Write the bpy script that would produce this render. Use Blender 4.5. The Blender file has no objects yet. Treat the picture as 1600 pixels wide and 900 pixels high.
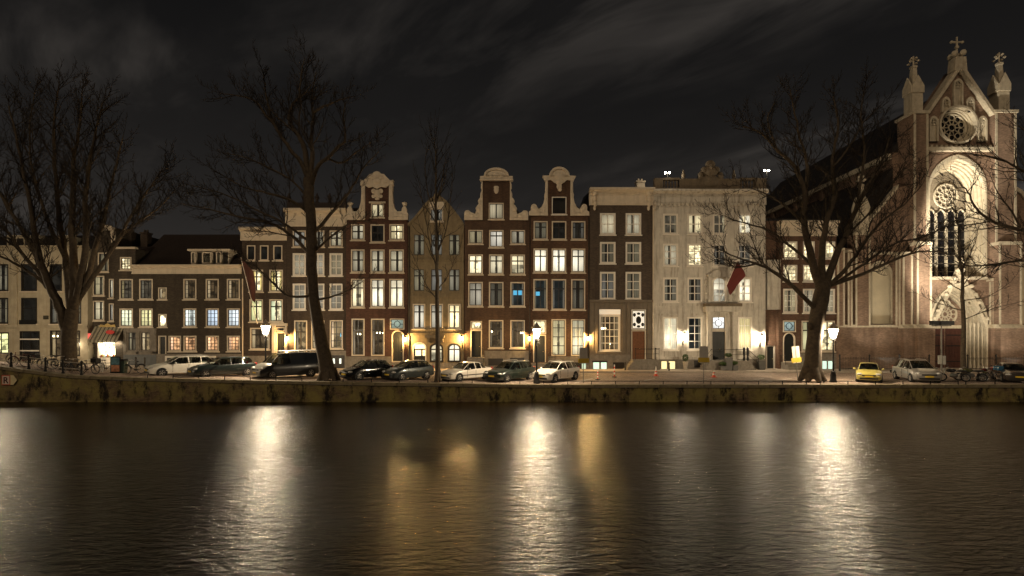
import bpy, math, random
from mathutils import Vector, Matrix
from mathutils.geometry import tessellate_polygon
R = math.radians
SC = bpy.context.scene
COL = SC.collection
# ------------------------------------------------------------------ camera
F = 800.0; EYE = 3.7; HOR = 520.0; YF = 51.0           # focal length (px of 1600), eye height, facade distance
cam_d = bpy.data.cameras.new('camera'); cam = bpy.data.objects.new('camera', cam_d); COL.objects.link(cam)
cam.location = (0, 0, EYE); cam.rotation_euler = (R(90), 0, 0)
cam_d.lens = 18.0; cam_d.sensor_width = 36.0; cam_d.shift_y = 70.0/1600.0
cam_d.clip_start = 0.1; cam_d.clip_end = 3000
SC.camera = cam
# ------------------------------------------------------------------ exposure
SC.view_settings.view_transform = 'Standard'; SC.view_settings.look = 'None'
SC.view_settings.exposure = 0.3; SC.view_settings.gamma = 1.0
SC.view_settings.use_curve_mapping = False
SC.cycles.max_bounces = 6; SC.cycles.diffuse_bounces = 2; SC.cycles.glossy_bounces = 3
SC.cycles.transparent_max_bounces = 12; SC.cycles.sample_clamp_indirect = 4.0
SC.cycles.use_denoising = True
SUN_EL, SUN_AZ = 34.0, 192.0       # weak city glow from behind the camera; azimuth clockwise from +Y
# ------------------------------------------------------------------ world: night sky with drifting cloud
W = bpy.data.worlds.new('World'); SC.world = W; W.use_nodes = True
nt = W.node_tree; nt.nodes.clear()
def nd(t, typ, **kw):
    n = t.nodes.new(typ)
    for k, v in kw.items():
        if k.startswith('i_'):
            n.inputs[k[2:].replace('_', ' ')].default_value = v
        else: setattr(n, k, v)
    return n
def build_world():
    L = nt.links.new
    tc = nd(nt, 'ShaderNodeTexCoord'); sp = nd(nt, 'ShaderNodeSeparateXYZ'); L(tc.outputs['Generated'], sp.inputs[0])
    def mth(op, a, b=None, c=None, clamp=False):
        n = nd(nt, 'ShaderNodeMath', operation=op, use_clamp=clamp)
        for i, v in enumerate((a, b, c)):
            if v is None: continue
            if isinstance(v, (int, float)): n.inputs[i].default_value = v
            else: L(v, n.inputs[i])
        return n.outputs[0]
    zc = mth('ADD', mth('MAXIMUM', sp.outputs['Z'], 0.0), 0.10)
    px = mth('DIVIDE', sp.outputs['X'], zc); py = mth('DIVIDE', sp.outputs['Y'], zc)
    # u along the wind, v across it
    u = mth('ADD', mth('MULTIPLY', px, -0.73), mth('MULTIPLY', py, 0.69))
    v = mth('ADD', mth('MULTIPLY', px, 0.69), mth('MULTIPLY', py, 0.73))
    cb = nd(nt, 'ShaderNodeCombineXYZ'); L(mth('MULTIPLY', u, 0.55), cb.inputs[0]); L(mth('MULTIPLY', v, 1.05), cb.inputs[1]); cb.inputs[2].default_value = 3.3
    n1 = nd(nt, 'ShaderNodeTexNoise', i_Scale=1.25, i_Detail=5.0, i_Roughness=0.52, i_Distortion=0.35); L(cb.outputs[0], n1.inputs['Vector'])
    cb2 = nd(nt, 'ShaderNodeCombineXYZ'); L(mth('MULTIPLY', u, 0.5), cb2.inputs[0]); L(mth('MULTIPLY', v, 0.5), cb2.inputs[1]); cb2.inputs[2].default_value = 8.1
    n2 = nd(nt, 'ShaderNodeTexNoise', i_Scale=0.8, i_Detail=2.0); L(cb2.outputs[0], n2.inputs['Vector'])
    r1 = nd(nt, 'ShaderNodeMapRange', i_From_Min=0.44, i_From_Max=0.74); L(n1.outputs['Fac'], r1.inputs['Value'])
    r2 = nd(nt, 'ShaderNodeMapRange', i_From_Min=0.35, i_From_Max=0.65, i_To_Min=0.25, i_To_Max=1.0); L(n2.outputs['Fac'], r2.inputs['Value'])
    cb3 = nd(nt, 'ShaderNodeCombineXYZ'); L(mth('MULTIPLY', u, 0.85), cb3.inputs[0]); L(mth('MULTIPLY', v, 2.2), cb3.inputs[1]); cb3.inputs[2].default_value = 1.7
    n3 = nd(nt, 'ShaderNodeTexNoise', i_Scale=1.5, i_Detail=5.0, i_Roughness=0.6, i_Distortion=0.5); L(cb3.outputs[0], n3.inputs['Vector'])
    r3 = nd(nt, 'ShaderNodeMapRange', i_From_Min=0.44, i_From_Max=0.64, i_To_Min=0.18, i_To_Max=1.25); L(n3.outputs['Fac'], r3.inputs['Value'])
    cl = mth('MULTIPLY', mth('MULTIPLY', r1.outputs[0], r2.outputs[0]), r3.outputs[0])
    glow = mth('POWER', mth('SUBTRACT', 1.0, mth('MAXIMUM', sp.outputs['Z'], 0.0), clamp=True), 4.2)
    mixc = nd(nt, 'ShaderNodeMix', data_type='RGBA'); L(cl, mixc.inputs['Factor'])
    mixc.inputs['A'].default_value = (0.0036, 0.0036, 0.0038, 1); mixc.inputs['B'].default_value = (0.056, 0.049, 0.043, 1)
    gl = nd(nt, 'ShaderNodeMix', data_type='RGBA', blend_type='ADD'); L(glow, gl.inputs['Factor']); L(mixc.outputs['Result'], gl.inputs['A'])
    gl.inputs['B'].default_value = (0.0315, 0.0275, 0.0240, 1)
    sky = nd(nt, 'ShaderNodeTexSky'); sky.sky_type = 'NISHITA'; sky.sun_disc = False
    sky.sun_elevation = R(-4.0); sky.sun_rotation = R(SUN_AZ)
    b1 = nd(nt, 'ShaderNodeBackground', i_Strength=1.0); L(gl.outputs['Result'], b1.inputs['Color'])
    b2 = nd(nt, 'ShaderNodeBackground', i_Strength=0.002); L(sky.outputs[0], b2.inputs['Color'])
    ad = nd(nt, 'ShaderNodeAddShader'); L(b1.outputs[0], ad.inputs[0]); L(b2.outputs[0], ad.inputs[1])
    out = nd(nt, 'ShaderNodeOutputWorld'); L(ad.outputs[0], out.inputs['Surface'])
build_world()
# ------------------------------------------------------------------ sun (the faint glow of the town behind the camera)
sd = bpy.data.lights.new('sun', 'SUN'); sun = bpy.data.objects.new('sun', sd); COL.objects.link(sun)
sd.energy = 0.50; sd.angle = R(22); sd.color = (1.0, 0.77, 0.52)
_d = Vector((math.sin(R(SUN_AZ))*math.cos(R(SUN_EL)), math.cos(R(SUN_AZ))*math.cos(R(SUN_EL)), math.sin(R(SUN_EL))))
sun.rotation_euler = _d.to_track_quat('Z', 'Y').to_euler(); sun.location = (0, -20, 30)
# ------------------------------------------------------------------ helpers
def PX(px, Y=YF): return (px-800.0)*Y/F
def PZ(py, Y=YF): return EYE+(HOR-py)*Y/F
def lerp(a, b, t): return a+(b-a)*t
_G = [(-60, 2.6), (-44, 2.0), (-38, 1.5), (-36.4, 1.32), (-34, .98), (-31.8, .70), (-27.3, .50), (-17.3, .28), (-10.9, .16), (2, 0.0), (200, 0.0)]
def gz(x, y=36.8):                           # street level: rises to a bridge on the left, most of all along the water
    k = 1-.76*max(0., min(1., (y-38.5)/9.))
    if x <= _G[0][0]: return _G[0][1]*k
    for (a, za), (b, zb) in zip(_G, _G[1:]):
        if x <= b: return lerp(za, zb, (x-a)/(b-a))*k
    return 0.0
class MB:
    def __init__(s): s.v = []; s.f = []; s.m = []; s.mi = 0
    def add(s, vs, fs):
        n = len(s.v); s.v.extend([tuple(p) for p in vs]); s.f.extend([tuple(i+n for i in f) for f in fs]); s.m.extend([s.mi]*len(fs)); return s
    def box(s, x0, x1, y0, y1, z0, z1):
        return s.add([(x0,y0,z0),(x1,y0,z0),(x1,y1,z0),(x0,y1,z0),(x0,y0,z1),(x1,y0,z1),(x1,y1,z1),(x0,y1,z1)],
                     [(0,1,5,4),(1,2,6,5),(2,3,7,6),(3,0,4,7),(4,5,6,7),(3,2,1,0)])
    def prism(s, poly, y0, y1):              # polygon in XZ extruded along Y
        n = len(poly)
        tri = tessellate_polygon([[Vector((p[0], p[1], 0)) for p in poly]])
        vs = [(p[0], y0, p[1]) for p in poly]+[(p[0], y1, p[1]) for p in poly]
        fs = [t for t in tri]+[tuple(i+n for i in t[::-1]) for t in tri]
        fs += [(i, (i+1) % n, (i+1) % n+n, i+n) for i in range(n)]
        return s.add(vs, fs)
    def prof(s, prof, x0, x1):               # polygon in YZ extruded along X
        n = len(prof)
        vs = [(x0, p[0], p[1]) for p in prof]+[(x1, p[0], p[1]) for p in prof]
        fs = [tuple(range(n))[::-1], tuple(range(n, 2*n))]+[(i, (i+1) % n, (i+1) % n+n, i+n) for i in range(n)]
        return s.add(vs, fs)
    def ring(s, outer, inner, y0, y1, yin=None):  # frame between two XZ loops of equal length
        n = len(outer); yi = y0 if yin is None else yin
        vs = [(p[0], y0, p[1]) for p in outer]+[(p[0], yi, p[1]) for p in inner]+[(p[0], y1, p[1]) for p in inner]+[(p[0], y1, p[1]) for p in outer]
        fs = []
        for i in range(n):
            j = (i+1) % n
            fs += [(i, j, j+n, i+n), (i+n, j+n, j+2*n, i+2*n), (i+2*n, j+2*n, j+3*n, i+3*n), (i+3*n, j+3*n, j, i)]
        return s.add(vs, fs)
    def tube(s, pts, rad, n=6, cap=True):
        pts = [Vector(p) for p in pts]
        if not isinstance(rad, (list, tuple)): rad = [rad]*len(pts)
        vs = []; fs = []
        t0 = (pts[1]-pts[0]).normalized()
        ref = Vector((0, 0, 1)) if abs(t0.z) < .9 else Vector((1, 0, 0))
        u = t0.cross(ref).normalized()
        for i, p in enumerate(pts):
            t = (pts[min(i+1, len(pts)-1)]-pts[max(i-1, 0)]).normalized()
            u = (u-t*u.dot(t))
            u = u.normalized() if u.length > 1e-6 else t.orthogonal().normalized()
            w = t.cross(u)
            for k in range(n):
                a = 2*math.pi*k/n
                vs.append(p+(u*math.cos(a)+w*math.sin(a))*rad[i])
        for i in range(len(pts)-1):
            for k in range(n):
                k2 = (k+1) % n
                fs.append((i*n+k, i*n+k2, (i+1)*n+k2, (i+1)*n+k))
        if cap:
            fs.append(tuple(range(n))[::-1]); fs.append(tuple(range((len(pts)-1)*n, len(pts)*n)))
        return s.add(vs, fs)
    def lathe(s, prof, n=12, c=(0, 0, 0), axis='z', cap=True):
        vs = []; fs = []
        for r, h in prof:
            for k in range(n):
                a = 2*math.pi*(k+.5)/n
                x, y = r*math.cos(a), r*math.sin(a)
                p = (x, y, h) if axis == 'z' else ((x, h, y) if axis == 'y' else (h, x, y))
                vs.append((p[0]+c[0], p[1]+c[1], p[2]+c[2]))
        for i in range(len(prof)-1):
            for k in range(n):
                k2 = (k+1) % n
                fs.append((i*n+k, i*n+k2, (i+1)*n+k2, (i+1)*n+k))
        if cap and prof[0][0] > 1e-4: fs.append(tuple(range(n))[::-1])
        if cap and prof[-1][0] > 1e-4: fs.append(tuple(range((len(prof)-1)*n, len(prof)*n)))
        return s.add(vs, fs)
    def blob(s, c, r, n=8, m=5):
        prof = [(max(1e-5, math.sin(math.pi*i/m)), -math.cos(math.pi*i/m)) for i in range(m+1)]
        k0 = len(s.v); s.lathe(prof, n)
        r = (r, r, r) if isinstance(r, (int, float)) else r
        for i in range(k0, len(s.v)):
            p = s.v[i]; s.v[i] = (p[0]*r[0]+c[0], p[1]*r[1]+c[1], p[2]*r[2]+c[2])
        return s
    def mesh(s, name, mat=None, smooth=None):
        me = bpy.data.meshes.new(name); me.from_pydata(s.v, [], s.f)
        for m in (mat if isinstance(mat, (list, tuple)) else [mat]):
            if m is not None: me.materials.append(m)
        if any(s.m): me.polygons.foreach_set('material_index', s.m)
        if smooth is not None:
            me.shade_smooth(); me.set_sharp_from_angle(angle=R(smooth))
        me.update(); return me
    def obj(s, name, mat, parent=None, rel=False, smooth=None, loc=None):
        """rel: the vertices are in world space, the (unrotated) parent's position is taken off"""
        if rel and parent is not None:
            o = parent.matrix_basis.translation if parent.parent is None else parent.matrix_basis.translation+parent.parent.matrix_basis.translation
            s.v = [(p[0]-o.x, p[1]-o.y, p[2]-o.z) for p in s.v]
        if loc is not None and parent is None:
            s.v = [(p[0]-loc[0], p[1]-loc[1], p[2]-loc[2]) for p in s.v]
        ob = link(name, s.mesh(name, mat, smooth), parent)
        if loc is not None: ob.location = loc
        return ob
def link(name, data, parent=None):
    o = bpy.data.objects.new(name, data); COL.objects.link(o)
    if parent is not None: o.parent = parent
    return o
def tag(o, label, cat, group=None):
    o['label'] = label; o['category'] = cat
    if group: o['group'] = group
    return o
def thing(name, label, cat, loc=(0, 0, 0), rz=0, group=None):
    o = bpy.data.objects.new(name, None); COL.objects.link(o); o.empty_display_size = .2
    o.location = loc; o.rotation_euler = (0, 0, rz)
    return tag(o, label, cat, group)
def struct(o): o['kind'] = 'structure'; return o
def copy_tree(o, parent=None):
    c = o.copy(); COL.objects.link(c); c.parent = parent
    for ch in list(o.children): copy_tree(ch, c)
    return c
# ------------------------------------------------------------------ materials
MATS = {}
def mat(name, col, rough=.7, metal=0., var=.18, scale=3., bump=0., spec=.4, streak=0., dirt=None):
    """principled surface with two scales of noise in its colour"""
    if name in MATS: return MATS[name]
    m = bpy.data.materials.new(name); m.use_nodes = True; t = m.node_tree; L = t.links.new
    p = t.nodes['Principled BSDF']
    p.inputs['Roughness'].default_value = rough; p.inputs['Metallic'].default_value = metal
    p.inputs['Specular IOR Level'].default_value = spec
    c = (*col, 1)
    if var <= 0: p.inputs['Base Color'].default_value = c
    else:
        tc = nd(t, 'ShaderNodeTexCoord')
        n1 = nd(t, 'ShaderNodeTexNoise', i_Scale=scale, i_Detail=6., i_Roughness=.65); L(tc.outputs['Object'], n1.inputs['Vector'])
        mr = nd(t, 'ShaderNodeMapRange', i_From_Min=.3, i_From_Max=.7, i_To_Min=1-var, i_To_Max=1+var); L(n1.outputs['Fac'], mr.inputs['Value'])
        hsv = nd(t, 'ShaderNodeHueSaturation', i_Color=c); L(mr.outputs[0], hsv.inputs['Value'])
        last = hsv.outputs[0]
        if streak:
            mp = nd(t, 'ShaderNodeMapping'); mp.inputs['Scale'].default_value = (2.2, 2.2, .22); L(tc.outputs['Object'], mp.inputs[0])
            n2 = nd(t, 'ShaderNodeTexNoise', i_Scale=1.5, i_Detail=5., i_Roughness=.7); L(mp.outputs[0], n2.inputs['Vector'])
            r2 = nd(t, 'ShaderNodeMapRange', i_From_Min=.48, i_From_Max=.72, i_To_Min=0., i_To_Max=streak); L(n2.outputs['Fac'], r2.inputs['Value'])
            mx = nd(t, 'ShaderNodeMix', data_type='RGBA'); L(r2.outputs[0], mx.inputs['Factor']); L(last, mx.inputs['A'])
            mx.inputs['B'].default_value = (*(dirt or tuple(x*.35 for x in col)), 1); last = mx.outputs['Result']
        L(last, p.inputs['Base Color'])
        if bump:
            b = nd(t, 'ShaderNodeBump', i_Strength=bump, i_Distance=.02)
            n3 = nd(t, 'ShaderNodeTexNoise', i_Scale=scale*6, i_Detail=4.); L(tc.outputs['Object'], n3.inputs['Vector'])
            L(n3.outputs['Fac'], b.inputs['Height']); L(b.outputs[0], p.inputs['Normal'])
    MATS[name] = m; return m
def brick(name, col, mortar, var=.25, big=.22, rough=.85, sx=1.0):
    if name in MATS: return MATS[name]
    m = bpy.data.materials.new(name); m.use_nodes = True; t = m.node_tree; L = t.links.new
    p = t.nodes['Principled BSDF']; p.inputs['Roughness'].default_value = rough; p.inputs['Specular IOR Level'].default_value = .25
    tc = nd(t, 'ShaderNodeTexCoord'); sp = nd(t, 'ShaderNodeSeparateXYZ'); L(tc.outputs['Object'], sp.inputs[0])
    ad = nd(t, 'ShaderNodeMath', operation='ADD'); L(sp.outputs[0], ad.inputs[0]); L(sp.outputs[1], ad.inputs[1])
    cb = nd(t, 'ShaderNodeCombineXYZ'); L(ad.outputs[0], cb.inputs[0]); L(sp.outputs[2], cb.inputs[1])
    bt = nd(t, 'ShaderNodeTexBrick', i_Scale=1.0, i_Mortar_Size=.006, i_Brick_Width=.22*sx, i_Row_Height=.066*sx, i_Bias=-.1)
    bt.inputs['Color1'].default_value = (*[c*(1-var) for c in col], 1); bt.inputs['Color2'].default_value = (*[c*(1+var) for c in col], 1)
    bt.inputs['Mortar'].default_value = (*mortar, 1); L(cb.outputs[0], bt.inputs['Vector'])
    n1 = nd(t, 'ShaderNodeTexNoise', i_Scale=.7, i_Detail=7., i_Roughness=.7); L(tc.outputs['Object'], n1.inputs['Vector'])
    mr = nd(t, 'ShaderNodeMapRange', i_From_Min=.3, i_From_Max=.7, i_To_Min=1-big, i_To_Max=1+big); L(n1.outputs['Fac'], mr.inputs['Value'])
    hsv = nd(t, 'ShaderNodeHueSaturation'); L(mr.outputs[0], hsv.inputs['Value']); L(bt.outputs['Color'], hsv.inputs['Color'])
    mp = nd(t, 'ShaderNodeMapping'); mp.inputs['Scale'].default_value = (1.1, 1.1, .12); L(tc.outputs['Object'], mp.inputs[0])
    n2 = nd(t, 'ShaderNodeTexNoise', i_Scale=1.0, i_Detail=6., i_Roughness=.7); L(mp.outputs[0], n2.inputs['Vector'])
    r2 = nd(t, 'ShaderNodeMapRange', i_From_Min=.47, i_From_Max=.70, i_To_Max=.65); L(n2.outputs['Fac'], r2.inputs['Value'])
    sm = nd(t, 'ShaderNodeMix', data_type='RGBA'); L(r2.outputs[0], sm.inputs['Factor']); L(hsv.outputs[0], sm.inputs['A']); sm.inputs['B'].default_value = (*[c*.4 for c in col], 1)
    L(sm.outputs['Result'], p.inputs['Base Color'])
    b = nd(t, 'ShaderNodeBump', i_Strength=.35, i_Distance=.01); L(bt.outputs['Fac'], b.inputs['Height']); b.invert = True; L(b.outputs[0], p.inputs['Normal'])
    MATS[name] = m; return m
def emis(name, col, strength):
    if name in MATS: return MATS[name]
    m = bpy.data.materials.new(name); m.use_nodes = True; p = m.node_tree.nodes['Principled BSDF']
    p.inputs['Base Color'].default_value = (*col, 1); p.inputs['Emission Color'].default_value = (*col, 1); p.inputs['Emission Strength'].default_value = strength
    MATS[name] = m; return m
def lampglass(name, col, strength, clear=.75):
    """glowing lantern pane that lets the flame's light out"""
    if name in MATS: return MATS[name]
    m = bpy.data.materials.new(name); m.use_nodes = True; t = m.node_tree; t.nodes.clear(); L = t.links.new
    o = nd(t, 'ShaderNodeOutputMaterial'); a = nd(t, 'ShaderNodeAddShader'); tr = nd(t, 'ShaderNodeBsdfTransparent', i_Color=(clear, clear, clear, 1)); e = nd(t, 'ShaderNodeEmission', i_Color=(*col, 1), i_Strength=strength)
    L(tr.outputs[0], a.inputs[0]); L(e.outputs[0], a.inputs[1]); L(a.outputs[0], o.inputs[0]); MATS[name] = m; return m
def glass_mat(name, tint=(.9, .93, .92), ior=1.5, rough=.03):
    if name in MATS: return MATS[name]
    m = bpy.data.materials.new(name); m.use_nodes = True; t = m.node_tree; t.nodes.clear(); L = t.links.new
    o = nd(t, 'ShaderNodeOutputMaterial'); mx = nd(t, 'ShaderNodeMixShader'); lw = nd(t, 'ShaderNodeLayerWeight', i_Blend=.5)
    pw = nd(t, 'ShaderNodeMath', operation='POWER'); L(lw.outputs['Facing'], pw.inputs[0]); pw.inputs[1].default_value = 4.5
    fr = nd(t, 'ShaderNodeMath', operation='MULTIPLY_ADD'); L(pw.outputs[0], fr.inputs[0]); fr.inputs[1].default_value = .9; fr.inputs[2].default_value = .045 if ior < 1.6 else .1
    tr = nd(t, 'ShaderNodeBsdfTransparent', i_Color=(*tint, 1)); gl = nd(t, 'ShaderNodeBsdfGlossy', i_Roughness=rough)
    L(fr.outputs[0], mx.inputs[0]); L(tr.outputs[0], mx.inputs[1]); L(gl.outputs[0], mx.inputs[2]); L(mx.outputs[0], o.inputs[0])
    MATS[name] = m; return m
def fabric_mat(name, base, folds):
    """curtain or lit room: the object's own colour is the light it gives off"""
    m = bpy.data.materials.new(name); m.use_nodes = True; t = m.node_tree; L = t.links.new
    p = t.nodes['Principled BSDF']; p.inputs['Roughness'].default_value = .9; p.inputs['Base Color'].default_value = (*base, 1)
    p.inputs['Specular IOR Level'].default_value = .1
    oi = nd(t, 'ShaderNodeObjectInfo'); tc = nd(t, 'ShaderNodeTexCoord')
    rnd = nd(t, 'ShaderNodeMath', operation='MULTIPLY'); L(oi.outputs['Random'], rnd.inputs[0]); rnd.inputs[1].default_value = 37.0
    va = nd(t, 'ShaderNodeVectorMath', operation='ADD'); L(tc.outputs['Object'], va.inputs[0]); L(rnd.outputs[0], va.inputs[1])
    mp = nd(t, 'ShaderNodeMapping'); L(va.outputs[0], mp.inputs[0])
    if folds:
        mp.inputs['Scale'].default_value = (4, 1, .3)
        n = nd(t, 'ShaderNodeTexNoise', i_Scale=1.6, i_Detail=3., i_Roughness=.6); L(mp.outputs[0], n.inputs['Vector'])
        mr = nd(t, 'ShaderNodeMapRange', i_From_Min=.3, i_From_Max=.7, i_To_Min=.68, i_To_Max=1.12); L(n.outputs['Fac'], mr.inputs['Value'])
    else:
        mp.inputs['Scale'].default_value = (1, 1, 1.3)
        n = nd(t, 'ShaderNodeTexVoronoi', i_Scale=2.1, distance='CHEBYCHEV'); L(mp.outputs[0], n.inputs['Vector'])
        n2 = nd(t, 'ShaderNodeTexNoise', i_Scale=1.4, i_Detail=2.); L(va.outputs[0], n2.inputs['Vector'])
        bw = nd(t, 'ShaderNodeRGBToBW'); L(n.outputs['Color'], bw.inputs[0])
        m2 = nd(t, 'ShaderNodeMath', operation='MULTIPLY'); L(bw.outputs[0], m2.inputs[0]); L(n2.outputs['Fac'], m2.inputs[1])
        mr = nd(t, 'ShaderNodeMapRange', i_From_Min=.06, i_From_Max=.40, i_To_Min=.16, i_To_Max=1.3); L(m2.outputs[0], mr.inputs['Value'])
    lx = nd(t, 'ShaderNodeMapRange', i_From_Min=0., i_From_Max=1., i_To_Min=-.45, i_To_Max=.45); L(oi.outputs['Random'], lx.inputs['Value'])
    lc = nd(t, 'ShaderNodeCombineXYZ', i_Y=.35, i_Z=1.15); L(lx.outputs[0], lc.inputs[0])           # centre of a lamp glow painted into cloth and room
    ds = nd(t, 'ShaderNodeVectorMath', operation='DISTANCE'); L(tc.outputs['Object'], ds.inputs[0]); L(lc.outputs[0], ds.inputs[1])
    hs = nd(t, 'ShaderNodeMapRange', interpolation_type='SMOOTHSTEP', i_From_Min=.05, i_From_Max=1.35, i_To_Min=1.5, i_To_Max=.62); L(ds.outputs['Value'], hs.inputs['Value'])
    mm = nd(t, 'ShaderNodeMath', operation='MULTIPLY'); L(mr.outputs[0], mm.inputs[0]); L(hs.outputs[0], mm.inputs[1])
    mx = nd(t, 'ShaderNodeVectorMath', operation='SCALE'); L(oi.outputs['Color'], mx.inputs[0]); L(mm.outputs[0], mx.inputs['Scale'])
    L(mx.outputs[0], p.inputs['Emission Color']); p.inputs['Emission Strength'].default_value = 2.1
    MATS[name] = m; return m
CURT = fabric_mat('curtain_cloth', (.26, .23, .185), True)
ROOM = fabric_mat('lit_room', (.04, .034, .028), False)
GLASS = glass_mat('window_glass'); LAMPGLASS = glass_mat('lamp_glass', (1, .97, .9))
CREAM = mat('cream_paint', (.62, .53, .40), .55, var=.10, scale=2., streak=.35, dirt=(.30, .24, .17))
WHITE = mat('white_paint', (.74, .68, .58), .5, var=.08, scale=2.)
BLACKP = mat('black_paint', (.012, .012, .012), .35, var=.1)
SASH = mat('dark_sash_paint', (.022, .018, .014), .4, var=.1)
IRON = mat('black_iron', (.015, .014, .013), .45, metal=.2, var=.2)
STONE = mat('grey_stone', (.20, .175, .14), .8, var=.25, scale=4., bump=.3, streak=.4)
SANDST = mat('sandstone', (.20, .155, .090), .85, var=.2, scale=2.5, bump=.3, streak=.5, dirt=(.075, .055, .035))
PLASTER = mat('cream_plaster', (.55, .505, .425), .75, var=.18, scale=1.2, bump=.15, streak=.95, dirt=(.23, .19, .14))
ROOFT = mat('roof_tiles', (.026, .017, .013), .7, var=.35, scale=5., bump=.6)
SLATE = mat('roof_slate', (.016, .013, .012), .55, var=.3, scale=4., bump=.4)
BR_F = brick('brick_red_brown', (.088, .043, .029), (.09, .06, .045))
BR_H = brick('brick_brown', (.085, .048, .030), (.09, .07, .05))
BR_I = brick('brick_warm_brown', (.098, .052, .031), (.09, .07, .05))
BR_J = brick('brick_grey_brown', (.080, .058, .042), (.09, .075, .06))
BR_C = brick('brick_dark_grey', (.062, .048, .034), (.07, .06, .045))
BR_E = brick('brick_dark', (.062, .044, .031), (.07, .055, .04))
BR_L = brick('brick_church_side', (.12, .065, .042), (.11, .085, .06))
BR_CH = brick('brick_church', (.25, .160, .110), (.25, .20, .145), var=.28)
CHST = mat('church_stone', (.54, .47, .345), .8, var=.2, scale=3., bump=.35, streak=.45, dirt=(.2, .15, .09))
OAK = mat('oak_door', (.17, .07, .028), .45, var=.25, scale=6.)
DOORD = mat('dark_door', (.012, .013, .011), .5, var=.2)
BARK = mat('bark', (.070, .052, .033), .9, var=.4, scale=5., bump=.8)
TWIG = mat('twig_bark', (.024, .0175, .012), .9, var=.2, scale=4.)
# ================================================================== THE SETTING
QY = 36.4; WZ = -1.21                       # quay edge, water level
def sheet(name, ys, zfun, x0=-150, x1=150, m=None):
    xs = sorted(set([x0, x1]+[g[0] for g in _G if x0 < g[0] < x1]+[-48, -41, -29.5, -24, -21, -14, -6]))
    mb = MB(); vs = [(x, y, zfun(x, y)) for y in ys for x in xs]; n = len(xs)
    mb.add(vs, [(j*n+i, j*n+i+1, (j+1)*n+i+1, (j+1)*n+i) for j in range(len(ys)-1) for i in range(n-1)])
    return struct(mb.obj(name, m))
def paving_mat():
    m = bpy.data.materials.new('brick_paving'); m.use_nodes = True; t = m.node_tree; L = t.links.new; p = t.nodes['Principled BSDF']
    p.inputs['Roughness'].default_value = .78; p.inputs['Specular IOR Level'].default_value = .35
    tc = nd(t, 'ShaderNodeTexCoord')
    bt = nd(t, 'ShaderNodeTexBrick', i_Scale=1., i_Mortar_Size=.008, i_Brick_Width=.2, i_Row_Height=.1)
    bt.inputs['Color1'].default_value = (.28, .20, .15, 1); bt.inputs['Color2'].default_value = (.46, .355, .275, 1); bt.inputs['Mortar'].default_value = (.07, .055, .04, 1)
    L(tc.outputs['Object'], bt.inputs['Vector'])
    n1 = nd(t, 'ShaderNodeTexNoise', i_Scale=.8, i_Detail=7., i_Roughness=.7); L(tc.outputs['Object'], n1.inputs['Vector'])
    mr = nd(t, 'ShaderNodeMapRange', i_From_Min=.3, i_From_Max=.7, i_To_Min=.65, i_To_Max=1.25); L(n1.outputs['Fac'], mr.inputs['Value'])
    hsv = nd(t, 'ShaderNodeHueSaturation'); L(mr.outputs[0], hsv.inputs['Value']); L(bt.outputs['Color'], hsv.inputs['Color']); L(hsv.outputs[0], p.inputs['Base Color'])
    b = nd(t, 'ShaderNodeBump', i_Strength=.5, i_Distance=.01); b.invert = True; L(bt.outputs['Fac'], b.inputs['Height']); L(b.outputs[0], p.inputs['Normal'])
    return m
PAVE = paving_mat()
FLAG = mat('pavement_flags', (.40, .33, .26), .8, var=.2, scale=1.5, bump=.3)
KERB = mat('kerb_stone', (.26, .22, .17), .8, var=.2, scale=3.)
sheet('street', [QY+.5, 38.5, 40, 41.5, 43, 44.5, 46, 47.4], gz, m=PAVE)
sheet('pavement', [47.55, 300], lambda x, y: gz(x, 47.5)+.12, -700, 700, m=FLAG)
def kerb():
    mb = MB()
    xs = [-150, -60, -44, -38, -36.4, -34, -31.8, -27.3, -17.3, -10.9, 2, 150]
    for a, b in zip(xs, xs[1:]):
        za, zb = gz(a, 47.4), gz(b, 47.4)
        mb.add([(a,47.38,za-.2),(b,47.38,zb-.2),(b,47.38,zb+.124),(a,47.38,za+.124),(a,47.57,za+.124),(b,47.57,zb+.124)], [(0,1,2,3),(3,2,5,4)])
    return struct(mb.obj('kerb', KERB))
kerb()
# parking bay lines on the open stretch
for k, (xa, xb) in enumerate([(896, 925), (990, 1022), (1068, 1112), (1148, 1192), (1190, 1236), (1316, 1345)]):
    Ya, Yb = 37.6, 41.6
    x0, x1 = PX(xa, Ya), PX(xb, Yb)
    o = MB().add([(x0,Ya,.006),(x0+.13,Ya,.006),(x1+.13,Yb,.006),(x1,Yb,.006)], [(0,1,2,3)]).obj('parking_line', mat('road_marking', (.5, .46, .4), .7, var=.35, scale=6.)); struct(o)
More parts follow.
